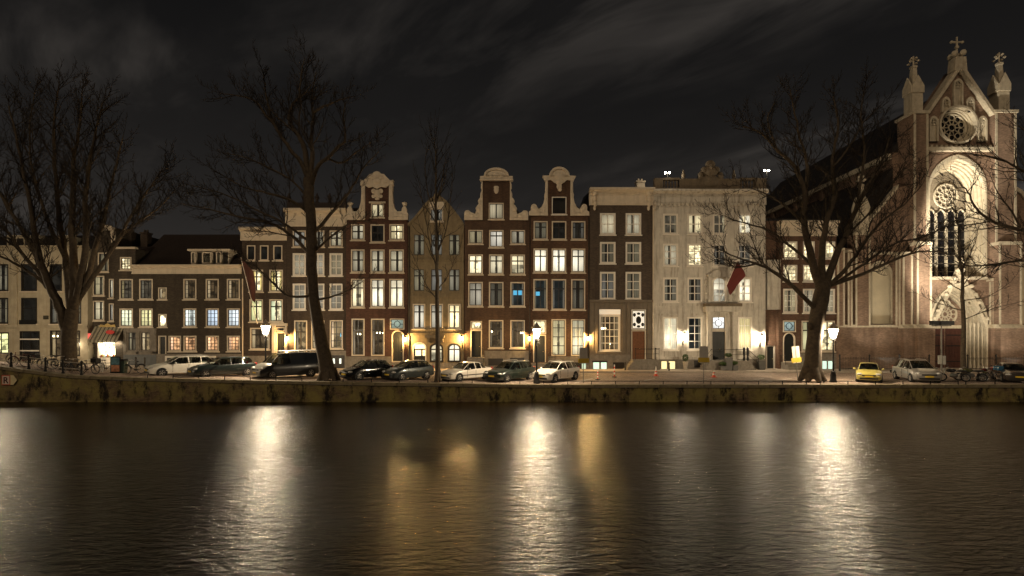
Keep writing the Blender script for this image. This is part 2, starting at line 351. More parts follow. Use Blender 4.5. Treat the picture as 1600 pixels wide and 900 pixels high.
# quay wall with its coping stones
def quay_mat():
    m = bpy.data.materials.new('mossy_quay_brick'); m.use_nodes = True; t = m.node_tree; L = t.links.new; p = t.nodes['Principled BSDF']
    p.inputs['Roughness'].default_value = .8; p.inputs['Specular IOR Level'].default_value = .3
    tc = nd(t, 'ShaderNodeTexCoord'); sp = nd(t, 'ShaderNodeSeparateXYZ'); L(tc.outputs['Object'], sp.inputs[0])
    cb = nd(t, 'ShaderNodeCombineXYZ'); L(sp.outputs[0], cb.inputs[0]); L(sp.outputs[2], cb.inputs[1])
    bt = nd(t, 'ShaderNodeTexBrick', i_Scale=1., i_Mortar_Size=.007, i_Brick_Width=.22, i_Row_Height=.07)
    bt.inputs['Color1'].default_value = (.12, .078, .044, 1); bt.inputs['Color2'].default_value = (.22, .15, .085, 1); bt.inputs['Mortar'].default_value = (.07, .055, .03, 1)
    L(cb.outputs[0], bt.inputs['Vector'])
    n1 = nd(t, 'ShaderNodeTexNoise', i_Scale=.55, i_Detail=8., i_Roughness=.7); L(tc.outputs['Object'], n1.inputs['Vector'])
    r1 = nd(t, 'ShaderNodeMapRange', i_From_Min=.40, i_From_Max=.60); L(n1.outputs['Fac'], r1.inputs['Value'])
    mx = nd(t, 'ShaderNodeMix', data_type='RGBA'); L(r1.outputs[0], mx.inputs['Factor']); L(bt.outputs['Color'], mx.inputs['A']); mx.inputs['B'].default_value = (.26, .215, .068, 1)
    mp = nd(t, 'ShaderNodeMapping'); mp.inputs['Scale'].default_value = (.9, 1, .45); mp.inputs['Location'].default_value = (4, 0, 2); L(tc.outputs['Object'], mp.inputs[0])
    n2 = nd(t, 'ShaderNodeTexNoise', i_Scale=1.1, i_Detail=8., i_Roughness=.72); L(mp.outputs[0], n2.inputs['Vector'])
    r2 = nd(t, 'ShaderNodeMapRange', i_From_Min=.50, i_From_Max=.60); L(n2.outputs['Fac'], r2.inputs['Value'])
    m2 = nd(t, 'ShaderNodeMix', data_type='RGBA'); L(r2.outputs[0], m2.inputs['Factor']); L(mx.outputs['Result'], m2.inputs['A']); m2.inputs['B'].default_value = (.018, .013, .008, 1)
    L(m2.outputs['Result'], p.inputs['Base Color'])
    b = nd(t, 'ShaderNodeBump', i_Strength=.5, i_Distance=.015); b.invert = True; L(bt.outputs['Fac'], b.inputs['Height']); L(b.outputs[0], p.inputs['Normal'])
    return m
def quay():
    mb = MB(); xs = [-150, -60, -44, -38, -36.4, -34, -31.8, -27.3, -17.3, -10.9, 2, 150]
    for a, b in zip(xs, xs[1:]):
        za, zb = gz(a)-.20, gz(b)-.20
        mb.add([(a,QY,-2.6),(b,QY,-2.6),(b,QY,zb),(a,QY,za)], [(0,1,2,3)])
    mb.box(-150, 150, QY-.10, QY-.002, -2.6, WZ+.10)          # footing ledge just above the water
    o = mb.obj('quay_wall', quay_mat(), loc=(0, QY, 0)); tag(o, 'low mossy brick quay wall rising from the canal', 'quay wall')
    m = mat('coping_stone', (.19, .155, .09), .85, var=.4, scale=2.2, bump=.5)
    st = MB().box(-.765, .765, -.09, .50, -.20, 0.0).mesh('coping_stone', m)
    x = -44.0; random.seed(5)
    while x < 46:
        c = link('coping_stone', st, o); xc = x+.78
        c.location = (xc, random.uniform(-.012, .008), (gz(x)+gz(x+1.56))/2+.012+random.uniform(-.008, .006))
        c.rotation_euler = (0, -math.atan2(gz(x+1.56)-gz(x), 1.56), random.uniform(-.004, .004)); x += 1.556
quay()
# low guard rail on the coping
def guard_rail(x0, x1, label):
    root = thing('guard_rail', label, 'rail', ((x0+x1)/2, QY+.16, gz((x0+x1)/2)), group='low guard rails along the quay')
    mb = MB(); pts = []
    n = max(2, int((x1-x0)/1.65)+1)
    pm = MB().box(-.022, .022, -.022, .022, -.05, .24).mesh('post', IRON)
    for i in range(n):
        x = lerp(x0, x1, i/(n-1)); pts.append((x, QY+.16, gz(x)+.25))
        p = link('post', pm, root); p.location = (x-root.location.x, 0, gz(x)-root.location.z)
    mb.tube(pts, .028, 5).obj('rail', IRON, root, rel=True)
guard_rail(PX(228, QY), PX(470, QY), 'low black guard rail on the quay edge before the leftmost cars')
guard_rail(PX(535, QY), PX(668, QY), 'low black guard rail before the black and grey hatchbacks')
guard_rail(PX(700, QY), PX(1262, QY), 'long low black guard rail before the open parking bays')
guard_rail(PX(1284, QY), PX(1500, QY), 'low black guard rail before the yellow car')
guard_rail(PX(1512, QY), PX(1650, QY), 'low black guard rail before the motorcycles at far right')
# canal water
def water_mat():
    m = bpy.data.materials.new('canal_water'); m.use_nodes = True; t = m.node_tree; L = t.links.new; p = t.nodes['Principled BSDF']
    p.inputs['Base Color'].default_value = (.014, .0082, .0030, 1); p.inputs['Roughness'].default_value = .19; p.inputs['Anisotropic'].default_value = .60; p.inputs['IOR'].default_value = 1.33
    p.inputs['Specular IOR Level'].default_value = .5
    tg = nd(t, 'ShaderNodeCombineXYZ', i_Y=1.); L(tg.outputs[0], p.inputs['Tangent'])      # ripples run along the quay
    tc = nd(t, 'ShaderNodeTexCoord')
    mp = nd(t, 'ShaderNodeMapping'); mp.inputs['Scale'].default_value = (.62, 1.7, 1); mp.inputs['Rotation'].default_value = (0, 0, R(-5)); L(tc.outputs['Object'], mp.inputs[0])
    n1 = nd(t, 'ShaderNodeTexNoise', i_Scale=3.1, i_Detail=5., i_Roughness=.58, i_Distortion=.8); L(mp.outputs[0], n1.inputs['Vector'])
    n2 = nd(t, 'ShaderNodeTexNoise', i_Scale=8., i_Detail=4., i_Roughness=.65); L(mp.outputs[0], n2.inputs['Vector'])
    b1 = nd(t, 'ShaderNodeBump', i_Strength=.9, i_Distance=.060); L(n1.outputs['Fac'], b1.inputs['Height'])
    b2 = nd(t, 'ShaderNodeBump', i_Strength=.8, i_Distance=.010); L(n2.outputs['Fac'], b2.inputs['Height']); L(b1.outputs[0], b2.inputs['Normal'])
    L(b2.outputs[0], p.inputs['Normal'])
    return m
struct(MB().add([(-150,5.5,WZ),(150,5.5,WZ),(150,QY,WZ),(-150,QY,WZ)], [(0,1,2,3)]).obj('canal_water', water_mat()))
# the camera's own bank
struct(MB().box(-150, 150, -160, 5.5, -3, -.02).obj('near_bank', PAVE))
# ================================================================== HOUSES
HOLES = {}
def arch(w, h, rise=0., n=10, pointed=False):
    """XZ loop, origin bottom centre, counter-clockwise; rise 0 is a rectangle"""
    a = w/2
    if rise <= 0: return [(-a, 0), (a, 0), (a, h), (-a, h)]
    s = h-rise; pts = [(-a, 0), (a, 0)]
    if pointed:
        # two arcs meeting at the top
        c = (rise*rise-a*a)/(2*a)
        r = a+c
        th = math.atan2(rise, c)
        for i in range(n//2+1): t = th*i/(n//2); pts.append((-c+r*math.cos(t), s+r*math.sin(t)))
        pts += [(-x, z) for x, z in pts[-2:1:-1]]
    else:
        for i in range(n+1): t = math.pi*i/n; pts.append((a*math.cos(t), s+rise*math.sin(t)))
    return pts
def inset(loop, f, h):
    """shrink a bottom-centred loop by about f on every side"""
    w = max(p[0] for p in loop)
    return [(p[0]*(w-f)/w, f+p[1]*(h-2*f)/h) for p in loop]
_WC = {}
def cached(key, fn):
    if key not in _WC: _WC[key] = fn()
    return _WC[key]
STY = {  # columns, row heights from the top, bar material, frame material, frame width, bar width
 'cross': (2, (.45, .55), SASH, CREAM, .12, .12), 'tall': (2, (.30, .70), SASH, CREAM, .12, .115), 'tall4': (2, (.22, .26, .26, .26), SASH, CREAM, .11, .075),
 'six': (2, (.33, .33, .34), WHITE, WHITE, .13, .085), 'four': (2, (.5, .5), WHITE, WHITE, .13, .085), 'fourteen': (4, (.2, .2, .2, .2, .2), WHITE, WHITE, .15, .065),
 'small': (3, (.25, .25, .25, .25), SASH, CREAM, .12, .045), 'twelve': (3, (.25, .25, .25, .25), WHITE, WHITE, .11, .05), 'one': (1, (1.,), SASH, CREAM, .10, .06),
 'sash2': (1, (.4, .6), SASH, CREAM, .10, .06), 'darkone': (1, (1.,), SASH, SASH, .08, .05), 'pair': (2, (1.,), SASH, CREAM, .10, .12), 'eight': (2, (.25, .25, .25, .25), WHITE, WHITE, .11, .05),
 'shop': (2, (.3, .7), SASH, SASH, .08, .06)}
def window(house, px0, px1, py0, py1, sty='cross', lit='D', col=None, k=None, rise=0., Y=None, sill=True, hole=True, frame=None):
    Y = Y or house['py']
    q = lambda v: round(v*20)/20
    xc = PX((px0+px1)/2, Y); w = q((px1-px0)*Y/F); h = q((py1-py0)*Y/F); z0 = PZ(py1, Y); rs = q(rise*Y/F) if rise else 0.
    cols, rows, barm, frm, fw, bw = STY[sty]
    if frame: frm = frame
    hl = house.location
    lp = arch(w, h, rs)
    if hole: HOLES.setdefault(house.name, []).append([(xc+p[0], z0+p[1]) for p in lp])
    key = (sty, w, h, rs, frm.name)
    def mk_frame():
        mb = MB(); mb.ring(lp, inset(lp, fw, h), -.012, .14); return mb.mesh('window', frm)
    win = link('window', cached(('f',)+key, mk_frame), house); win.location = (xc-hl.x, Y-hl.y, z0-hl.z)
    iw, ih = w-2*fw, h-2*fw
    xs = [-iw/2+iw*i/cols for i in range(cols+1)]; zs = [fw+ih]
    for r in rows: zs.append(zs[-1]-ih*r)
    def mk_bars():
        mb = MB(); s = .05
        mb.ring(inset(lp, fw-.004, h), inset(lp, fw+s, h), .03, .11)
        for x in xs[1:-1]: mb.box(x-bw/2, x+bw/2, .045, .10, fw+.01, (fw+ih-.01) if not rs else h-fw-rs*.12)
        for z in zs[1:-1]: mb.box(-iw/2+.01, iw/2-.01, .048, .098, z-bw/2, z+bw/2)
        return mb.mesh('glazing_bars', barm)
    link('glazing_bars', cached(('b',)+key, mk_bars), win)
    if min(iw/cols, ih*min(rows)) >= .40 and not rs:
        for i in range(cols):
            for j in range(len(rows)):
                pw, ph = xs[i+1]-xs[i], zs[j]-zs[j+1]
                me = cached(('p', round(pw, 3), round(ph, 3)), lambda: MB().box(-pw/2+.012, pw/2-.012, -.003, .003, -ph/2+.012, ph/2-.012).mesh('pane', GLASS))
                p = link('pane', me, win); p.location = ((xs[i]+xs[i+1])/2, .075, (zs[j]+zs[j+1])/2)
    else:
        link('pane', cached(('g',)+key, lambda: MB().prism(inset(lp, fw, h), .072, .078).mesh('pane', GLASS)), win)
    if sill:
        link('sill', cached(('s', w, frm.name), lambda: MB().box(-w/2-.09, w/2+.09, -.10, .10, -.11, -.004).mesh('sill', frm if frm is not SASH else CREAM)), win)
    # what stands behind the glass
    def mk_room():
        a = w/2+.02; d0, d1 = .30, 1.25; b, t = -.02, h+.02
        return MB().add([(-a,d0,b),(a,d0,b),(a,d0,t),(-a,d0,t),(-a,d1,b),(a,d1,b),(a,d1,t),(-a,d1,t)], [(4,5,6,7),(0,4,7,3),(5,1,2,6),(7,6,2,3),(0,1,5,4)]).mesh('room', ROOM)
    def mk_curt(x0, x1, top=1., bot=0.):
        n = max(4, int((x1-x0)/.05)); vs = []
        for i in range(n+1):
            x = lerp(x0, x1, i/n); y = .30+.035*math.sin(x*34)+.012*math.sin(x*81)
            vs += [(x, y, .03+bot*h), (x, y, h*top-.03)]
        return MB().add(vs, [(2*i, 2*i+2, 2*i+3, 2*i+1) for i in range(n)]).mesh('curtain', CURT, smooth=60)
    cc, room, mode = LIT[lit]
    if col: cc = col
    if k: cc = tuple(c*k for c in cc)
    tv, tw_ = random.uniform(.6, 1.28), random.uniform(-.16, .10); cc = (cc[0]*tv*(1+tw_*.5), cc[1]*tv, cc[2]*tv*(1-tw_*1.6))
    if mode == 'full' and lit in 'Bb': mode = random.choice(('full', 'full', 'wide', 'wide', 'sides', 'blind')); rk = random.uniform(.5, 1.15); room = tuple(c*rk for c in cc)
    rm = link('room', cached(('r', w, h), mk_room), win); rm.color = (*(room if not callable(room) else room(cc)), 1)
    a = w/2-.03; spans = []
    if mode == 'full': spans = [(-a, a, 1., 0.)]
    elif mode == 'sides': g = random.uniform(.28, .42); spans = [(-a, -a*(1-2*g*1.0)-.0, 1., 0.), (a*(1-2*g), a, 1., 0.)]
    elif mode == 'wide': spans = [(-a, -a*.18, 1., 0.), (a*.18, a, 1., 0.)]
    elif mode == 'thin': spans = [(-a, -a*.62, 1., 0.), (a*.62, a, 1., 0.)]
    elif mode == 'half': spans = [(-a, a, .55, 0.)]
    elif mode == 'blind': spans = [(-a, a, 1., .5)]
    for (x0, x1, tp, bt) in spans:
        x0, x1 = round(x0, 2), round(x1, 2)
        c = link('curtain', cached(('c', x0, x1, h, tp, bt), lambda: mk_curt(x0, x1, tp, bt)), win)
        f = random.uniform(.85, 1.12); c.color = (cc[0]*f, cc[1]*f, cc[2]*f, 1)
    return win
dark = lambda c: (.004, .0035, .003)
LIT = {  # curtain light, room light, curtain layout
 'D': ((.010, .009, .008), (.006, .005, .004), 'none'), 'd': ((.028, .025, .02), (.010, .008, .006), 'sides'),
 'S': ((.15, .125, .09), (.014, .011, .008), 'wide'), 's': ((.07, .06, .045), (.010, .008, .006), 'sides'), 'F': ((.12, .10, .075), (.03, .02, .01), 'full'),
 'B': ((.66, .53, .345), (.6, .48, .3), 'full'), 'b': ((.40, .32, .205), (.4, .3, .2), 'full'), 'W': ((.50, .41, .27), (.95, .75, .46), 'sides'),
 'R': ((.26, .19, .11), (.20, .135, .07), 'thin'), 'r': ((.14, .10, .06), (.06, .038, .02), 'thin'), 'V': ((.5, .4, .25), (1.05, .82, .48), 'none'),
 'G': ((.50, .47, .23), (.85, .80, .38), 'thin'), 'O': ((.50, .26, .13), (.66, .33, .16), 'thin'), 'X': ((.1, .08, .05), (.055, .043, .03), 'thin'),
 'T': ((.05, .045, .038), (.010, .013, .014), 'thin'), 'C': ((.42, .50, .42), (.45, .62, .52), 'full')}
random.seed(11)
def house(name, label, x0, x1, Y=YF, cat='house', zbase=None):
    g = gz(PX((x0+x1)/2, Y), Y); h = thing(name, label, cat, (PX((x0+x1)/2, Y), Y, g)); h['py'] = Y; return h
def wall(h, outline, m, depth=9., Y=None, name='wall', holes=None, reveal=.30):
    """outline in photo pixels on the facade plane; openings cut through; body behind"""
    Y = Y or h['py']
    hs = HOLES.pop(h.name, []) if holes is None else holes
    out = [(PX(p[0], Y), PZ(p[1], Y)) for p in outline]
    loops = [out]+hs; flat = [p for l in loops for p in l]
    tri = tessellate_polygon([[Vector((p[0], p[1], 0)) for p in l] for l in loops])
    mb = MB(); mb.add([(p[0], Y, p[1]) for p in flat], [t if _ccw(flat, t) else t[::-1] for t in tri])
    n = len(out)
    mb.add([(p[0], Y, p[1]) for p in out]+[(p[0], Y+depth, p[1]) for p in out], [(i, (i+1) % n, (i+1) % n+n, i+n) for i in range(n)])
    for l in hs:
        n = len(l); mb.add([(p[0], Y, p[1]) for p in l]+[(p[0], Y+reveal, p[1]) for p in l], [(i, i+n, (i+1) % n+n, (i+1) % n) for i in range(n)])
    return mb.obj(name, m, h, rel=True)
def _ccw(fl, t):
    a, b, c = (fl[i] for i in t); return (b[0]-a[0])*(c[1]-a[1])-(b[1]-a[1])*(c[0]-a[0]) > 0
def rect(x0, x1, y0, y1): return [(x0, y1), (x1, y1), (x1, y0), (x0, y0)]
def pbox(h, name, x0, x1, y0, y1, ya, yb, m, Y=None, parent=None):
    """box given by photo pixels on the facade plane, ya..yb metres before/behind it"""
    Y = Y or h['py']; o = MB().box(PX(x0, Y), PX(x1, Y), Y+ya, Y+yb, PZ(y1, Y), PZ(y0, Y)).obj(name, m, parent or h, rel=True)
    return o
def cornice(h, x0, x1, y0, y1, m, proj=.45, Y=None, name='cornice'):
    Y = Y or h['py']; za, zb = PZ(y1, Y), PZ(y0, Y); d = zb-za
    pr = [(.0, 0), (-.10, 0), (-.12, .12), (-.06, .14), (-.06, .58), (-.16, .64), (-.18, .72), (-proj*.75, .80), (-proj, .86), (-proj, .97), (-proj+.06, 1.0), (.3, 1.0), (.3, 0)]
    return MB().prof([(Y+p[0], za+p[1]*d) for p in pr], PX(x0, Y), PX(x1, Y)).obj(name, m, h, rel=True)
def roof(h, x0, x1, yeave, yridge, m=ROOFT, Y=None, d0=.35, depth=9., side=False):
    Y = Y or h['py']; X0, X1, ze, zr = PX(x0, Y), PX(x1, Y), PZ(yeave, Y), PZ(yridge, Y)
    if side:     # ridge along the street
        mb = MB().prof([(Y+d0, ze), (Y+d0+depth/2, zr), (Y+d0+depth, ze)], X0, X1)
    else: mb = MB().prism([(X0, ze), (X1, ze), ((X0+X1)/2, zr)], Y+d0, Y+d0+depth)
    return mb.obj('roof', m, h, rel=True)
def chimney(h, x0, x1, y0, y1, dy, m=None, Y=None):
    Y = (Y or h['py']); o = MB(); X0, X1 = PX(x0, Y), PX(x1, Y)
    o.box(X0, X1, Y+dy, Y+dy+.7, PZ(y1, Y), PZ(y0, Y)-.25); o.box(X0-.07, X1+.07, Y+dy-.07, Y+dy+.77, PZ(y0, Y)-.25, PZ(y0, Y)-.1)
    for x in (.3, .7): o.lathe([(.12, 0), (.10, .3)], 8, (lerp(X0, X1, x), Y+dy+.35, PZ(y0, Y)-.1))
    return o.obj('chimney', m or BR_E, h, rel=True)
def door(h, px0, px1, py0, py1, m=DOORD, leaves=1, rise=0., dy=.16, Y=None, frame=CREAM, hole=True):
    Y = Y or h['py']; xc = PX((px0+px1)/2, Y); w = (px1-px0)*Y/F; hh = (py1-py0)*Y/F; z0 = PZ(py1, Y); rs = rise*Y/F
    lp = arch(w, hh, rs); hl = h.location
    if hole: HOLES.setdefault(h.name, []).append([(xc+p[0], z0+p[1]) for p in lp])
    d = MB().prism(inset(lp, .10, hh) if rs else [(-w/2+.1, 0), (w/2-.1, 0), (w/2-.1, hh-.1), (-w/2+.1, hh-.1)], dy, dy+.06).obj('door', m, h); d.location = (xc-hl.x, Y-hl.y, z0-hl.z)
    if frame: MB().ring(lp, inset(lp, .1, hh) if rs else [(-w/2+.1, .0), (w/2-.1, .0), (w/2-.1, hh-.1), (-w/2+.1, hh-.1)], -.015, dy+.08).obj('door_frame', frame, d)
    lw = (w-.2)/leaves; top = hh-.1-rs*.9
    for l in range(leaves):
        xa = -w/2+.1+lw*l
        for (f0, f1) in ((.06, .34), (.40, .94)):
            n = 2 if lw > .7 else 1
            for i in range(n):
                a, b = xa+lw*(i+.14)/n, xa+lw*(i+.86)/n
                MB().box(a, b, dy-.025, dy, top*f0, top*f1).obj('panel', m, d)
    MB().blob((w*.10 if leaves > 1 else w*.28, dy-.05, 1.05), .04, 6, 4).obj('handle', mat('brass', (.5, .36, .14), .3, metal=1., var=0), d)
    return d
def steps(h, px0, px1, ztop, n, Y=None, m=STONE, run=.30, out=0.):
    """a stoop: each step its own slab; climbs towards the wall"""
    Y = Y or h['py']; X0, X1 = PX(px0, Y), PX(px1, Y); g = gz((X0+X1)/2, Y)+.12
    st = MB().box(X0, X1, Y-.9-out, Y, g-.1, ztop).obj('stoop', m, h, rel=True)
    for i in range(n):
        z = lerp(g, ztop, (n-i-.0)/(n+1)); y1 = Y-.9-out-run*i
        o = MB().box(X0, X1, y1-run, y1, g-.1, z).obj('step', m, st, rel=True)
    return st
def wpoly(h, name, pts, ya, yb, m, Y=None, parent=None, smooth=None):
    Y = Y or h['py']; return MB().prism([(PX(p[0], Y), PZ(p[1], Y)) for p in pts], Y+ya, Y+yb).obj(name, m, parent or h, rel=True, smooth=smooth)
def mirror(pts, cx): return [(2*cx-p[0], p[1]) for p in pts][::-1]
def arcpts(cx, cy, rx, ry, a0, a1, n=10): return [(cx+rx*math.cos(R(lerp(a0, a1, i/n))), cy-ry*math.sin(R(lerp(a0, a1, i/n)))) for i in range(n+1)]
def relief(h, name, blobs, ya, m, Y=None):
    """carved ornament: px blobs (x, y, rx, ry, proud)"""
    Y = Y or h['py']; s = Y/F; mb = MB()
    for (x, y, rx, ry, d) in blobs: mb.blob((PX(x, Y), Y+ya, PZ(y, Y)), (rx*s, d, ry*s), 8, 6)
    return mb.obj(name, m, h, rel=True, smooth=50)
def scrolls(x0, y0, x1, y1, n, r, seed=1):
    rnd = random.Random(seed); return [(lerp(x0, x1, i/(n-1))+rnd.uniform(-1, 1), lerp(y0, y1, i/(n-1))+rnd.uniform(-1, 1), r*rnd.uniform(.7, 1.2), r*rnd.uniform(.7, 1.2), .07) for i in range(n)]
def pipe(h, px, y0, y1, m=None, Y=None):
    Y = Y or h['py']; return MB().tube([(PX(px, Y), Y-.09, PZ(y1, Y)), (PX(px, Y), Y-.09, PZ(y0, Y))], .055, 6).obj('downpipe', m or CREAM, h, rel=True)
GND = 580
# ---------------------------------------------------------------- A: cream corner house, far left
A = house('cream_house', 'wide cream plastered house with dark dormered roof at the far left', -70, 137)
CRM = mat('cream_limewash', (.40, .35, .25), .8, var=.2, scale=1.2, bump=.2, streak=.8, dirt=(.33, .27, .17))
for (a, b) in ((-52, -28), (-12, 13), (33, 58), (78, 97), (109, 127)):
    window(A, a, b, 413, 455, 'sash2', 'D' if a != -12 else 's', frame=SASH)
    window(A, a, b, 465, 506, 'sash2', 'D' if a == 33 else 's', frame=SASH)
window(A, -52, -26, 518, 556, 'shop', 'R'); window(A, -12, 14, 519, 553, 'shop', 'G', k=.7); window(A, 31, 62, 517, 562, 'shop', 'D'); window(A, 78, 97, 516, 557, 'shop', 'r'); window(A, 112, 125, 516, 557, 'shop', 'R')
wall(A, rect(-70, 137, 388, GND), CRM); cornice(A, -70, 137, 384, 391, CRM, .3)
pbox(A, 'pilaster', 19, 28, 391, 512, -.12, 0, CRM); pbox(A, 'string_course', -70, 137, 508, 512, -.10, 0, CRM); pbox(A, 'balcony_rail', 33, 58, 500, 507, -.22, -.16, IRON)
roof(A, -70, 137, 388, 352, SLATE, side=True, depth=10)
for (a, b) in ((3, 54), (85, 101)):
    d = pbox(A, 'dormer', a, b, 366, 390, .5, 3, CRM)
    for c in range(a+3, b-9, 13): pbox(A, 'dormer_window', c, c+10, 371, 387, .47, .52, SASH, parent=d)
pbox(A, 'house_sign', 68, 76, 493, 499, -.04, 0, mat('dark_enamel', (.05, .045, .03), .4))
# shutter bars before the dark shop window
for y in (530, 548): pbox(A, 'shutter_bar', 31.5, 61.5, y-1, y+1, -.05, -.02, WHITE)
# ---------------------------------------------------------------- B: narrow dark house with the lit corner shop
B = house('corner_shop_house', 'narrow dark brick gabled house above a brightly lit souvenir shop', 137, 181, Y=51.6)
window(B, 145, 163, 431, 462, 'sash2', 'S'); window(B, 145, 163, 470, 501, 'sash2', 'S', k=1.6); window(B, 153, 170, 395, 425, 'sash2', 's')
window(B, 170, 178, 436, 466, 'one', 'W', k=.6); window(B, 170, 178, 474, 502, 'one', 'S')
window(B, 139, 149, 536, 560, 'shop', 'r', sill=False)
wall(B, [(137, GND), (181, GND), (181, 372), (176, 372), (176, 356), (160, 356), (150, 392), (137, 397)], BR_C)
roof(B, 137, 182, 400, 350, depth=9)
wpoly(B, 'gable_trim', [(158, 360), (160, 352), (172, 352), (178, 356), (179, 372), (184, 374), (184, 380), (176, 380), (174, 360)], -.15, .2, CREAM)
chimney(B, 176, 182, 354, 400, 2)
# lit shopfront, projecting a little
def shopfront():
    Y = 51.6; s = thing('lit_shopfront', 'brightly lit souvenir shop window under a striped awning', 'shopfront', (PX(172), Y-.5, gz(PX(172), Y)))
    s['py'] = Y
    mb = MB(); x0, x1 = PX(152), PX(195)
    mb.box(x0, x1, Y-.55, Y-.01, PZ(582), PZ(559)); mb.box(x0, x0+.14, Y-.55, Y-.01, PZ(559), PZ(508)); mb.box(x1-.14, x1, Y-.55, Y-.01, PZ(559), PZ(508)); mb.box(x0, x1, Y-.55, Y-.01, PZ(534), PZ(508))
    mb.obj('shop_frame', WHITE, s, rel=True)
    MB().box(x0+.14, x1-.14, Y-.52, Y-.51, PZ(559), PZ(534)).obj('pane', GLASS, s, rel=True)
    b = MB().box(x0+.14, x1-.14, Y-.1, Y-.03, PZ(559), PZ(534)).obj('lit_display', ROOM, s, rel=True); b.color = (2.0, 1.7, 1.05, 1)
    rnd = random.Random(3); wm = emis('shop_bulb', (1, .86, .6), 7.)
    for i in range(9):
        MB().blob((lerp(x0+.4, x1-.4, i/8), Y-.3, PZ(rnd.uniform(540, 552))), rnd.uniform(.08, .16), 8, 5).obj('shop_bulb', wm, s, rel=True)
    dm = [mat('souvenir_'+n, c, .6, var=.2) for n, c in (('red', (.5, .06, .04)), ('gold', (.5, .35, .08)), ('white', (.6, .58, .5)), ('blue', (.08, .16, .35)))]
    for i in range(16):
        x = lerp(x0+.25, x1-.25, i/15); hgt = rnd.uniform(.15, .4)
        MB().lathe([(.09, 0), (.11, hgt*.4), (.05, hgt*.8), (.06, hgt)], 7, (x, Y-.38, PZ(559)+.01)).obj('souvenir', dm[i % 4], s, rel=True)
    # awning: stripe by stripe
    xa, xb = PX(148), PX(194); n = 15; am = [mat('awning_cream', (.27, .24, .17), .8), mat('awning_green', (.10, .09, .06), .8)]
    for i in range(n):
        a, b = lerp(xa, xb, i/n), lerp(xa, xb, (i+1)/n)-.012
        MB().add([(a,Y-1.5,PZ(532)),(b,Y-1.5,PZ(532)),(b,Y-.56,PZ(510)),(a,Y-.56,PZ(510)),(a,Y-1.5,PZ(535)),(b,Y-1.5,PZ(535)),(a,Y-1.5,PZ(532)-.03),(b,Y-1.5,PZ(532)-.03)], [(0,1,2,3),(4,5,1,0)]).obj('awning_stripe', am[i % 2], s, rel=True)
    sg = MB().prism([(PX(p[0]), PZ(p[1])) for p in [(155, 511), (157, 507), (163, 508), (168, 505), (173, 508), (179, 507), (181, 511)]], Y-.62, Y-.56).obj('crest_sign', mat('gilt', (.55, .40, .15), .4, metal=.6, var=.3, scale=12), s, rel=True)
    MB().prism([(PX(184)+.42*math.cos(a*.524), PZ(519)+.2*math.sin(a*.524)) for a in range(12)], Y-1.60, Y-1.54).obj('oval_sign', mat('sign_red', (.5, .03, .02), .5, var=.1), s, rel=True)
    MB().box(PX(141), PX(147), Y-.9, Y-.8, PZ(530), PZ(521)).obj('hanging_sign', emis('sign_red_lit', (.9, .12, .10), .55), s, rel=True)
    pl = bpy.data.lights.new('shop_light', 'AREA'); pl.shape = 'RECTANGLE'; pl.size = 2.2; pl.size_y = .3; pl.energy = 55; pl.color = (1, .85, .6)
    o = link('shop_light', pl, s); o.location = (0, -.35, PZ(536)-s.location.z); o.rotation_euler = (R(50), 0, 0)
shopfront()
# ---------------------------------------------------------------- C: long dark brick house
Ch = house('long_brick_house', 'long dark brick house with white cornice and lit dormer on its tiled roof', 180, 378)
for i, (a, b) in enumerate(((187, 208), (218, 239), (287, 307), (322, 342), (355, 375))):
    window(Ch, a, b, 436, 468, 'small', 'X' if i < 2 else 'r', k=None if i < 2 else 1.2)
    window(Ch, a, b, 482, 511, 'small', 'b', col=[(.42, .38, .22), (.44, .39, .22), (.40, .40, .36), (.40, .42, .42), (.38, .37, .33)][i])
    if i >= 2: window(Ch, a, b, 524.5, 549, 'small', 'O')
window(Ch, 263.5, 283, 524.5, 549, 'small', 'O')
window(Ch, 247.5, 261, 449, 468, 'one', 'R', k=1.2); window(Ch, 247.5, 261, 490.5, 511, 'one', 'V', col=(.5, .45, .24)); window(Ch, 188, 206, 402, 422, 'small', 'V', k=.8)
window(Ch, 199, 214, 518, 549, 'tall', 'X', sill=False, frame=STONE); window(Ch, 219, 236, 518, 549, 'tall', 'R', sill=False, frame=STONE)
door(Ch, 247.5, 260, 524.5, 557)
wall(Ch, [(180, GND), (378, GND), (378, 420), (212, 420), (212, 388), (180, 388)], BR_C)
for (x0, x1, y0, y1) in ((194, 245, 513, 518), (194, 199, 518, 553), (236, 245, 518, 553), (214, 219, 518, 553), (194, 245, 549, 554)): pbox(Ch, 'shop_panel', x0, x1, y0, y1, -.10, -.0, STONE)
pbox(Ch, 'plinth', 245, 378, 553, 582, -.06, 0, STONE); pbox(Ch, 'plinth', 194, 245, 554, 582, -.09, 0, mat('blue_grey_stone', (.12, .125, .125), .8))
pbox(Ch, 'basement_window', 259, 338, 556, 570, -.10, -.055, WHITE); pbox(Ch, 'basement_pane', 262, 297, 559, 570, -.11, -.095, SASH); pbox(Ch, 'basement_pane', 301, 335, 559, 570, -.11, -.095, SASH)
cornice(Ch, 207, 378, 414, 428, CREAM, .5); pbox(Ch, 'eaves_board', 180, 213, 386, 389, -.15, .3, CREAM)
roof(Ch, 205, 374, 415, 352, side=True, depth=9.5, d0=.1); roof(Ch, 180, 212, 389, 372, side=True, depth=8)
D = pbox(Ch, 'dormer', 297, 356, 392, 413, .25, 3.2, CREAM); pbox(Ch, 'dormer_roof', 293, 360, 389, 392, .0, 3.4, CREAM, parent=D)
for (a, b) in ((299, 306), (316, 331), (338, 346)):
    window(Ch, a, b, 394, 412, 'small' if b-a > 10 else 'one', 'V', k=.85, hole=False, sill=False, Y=50.95)
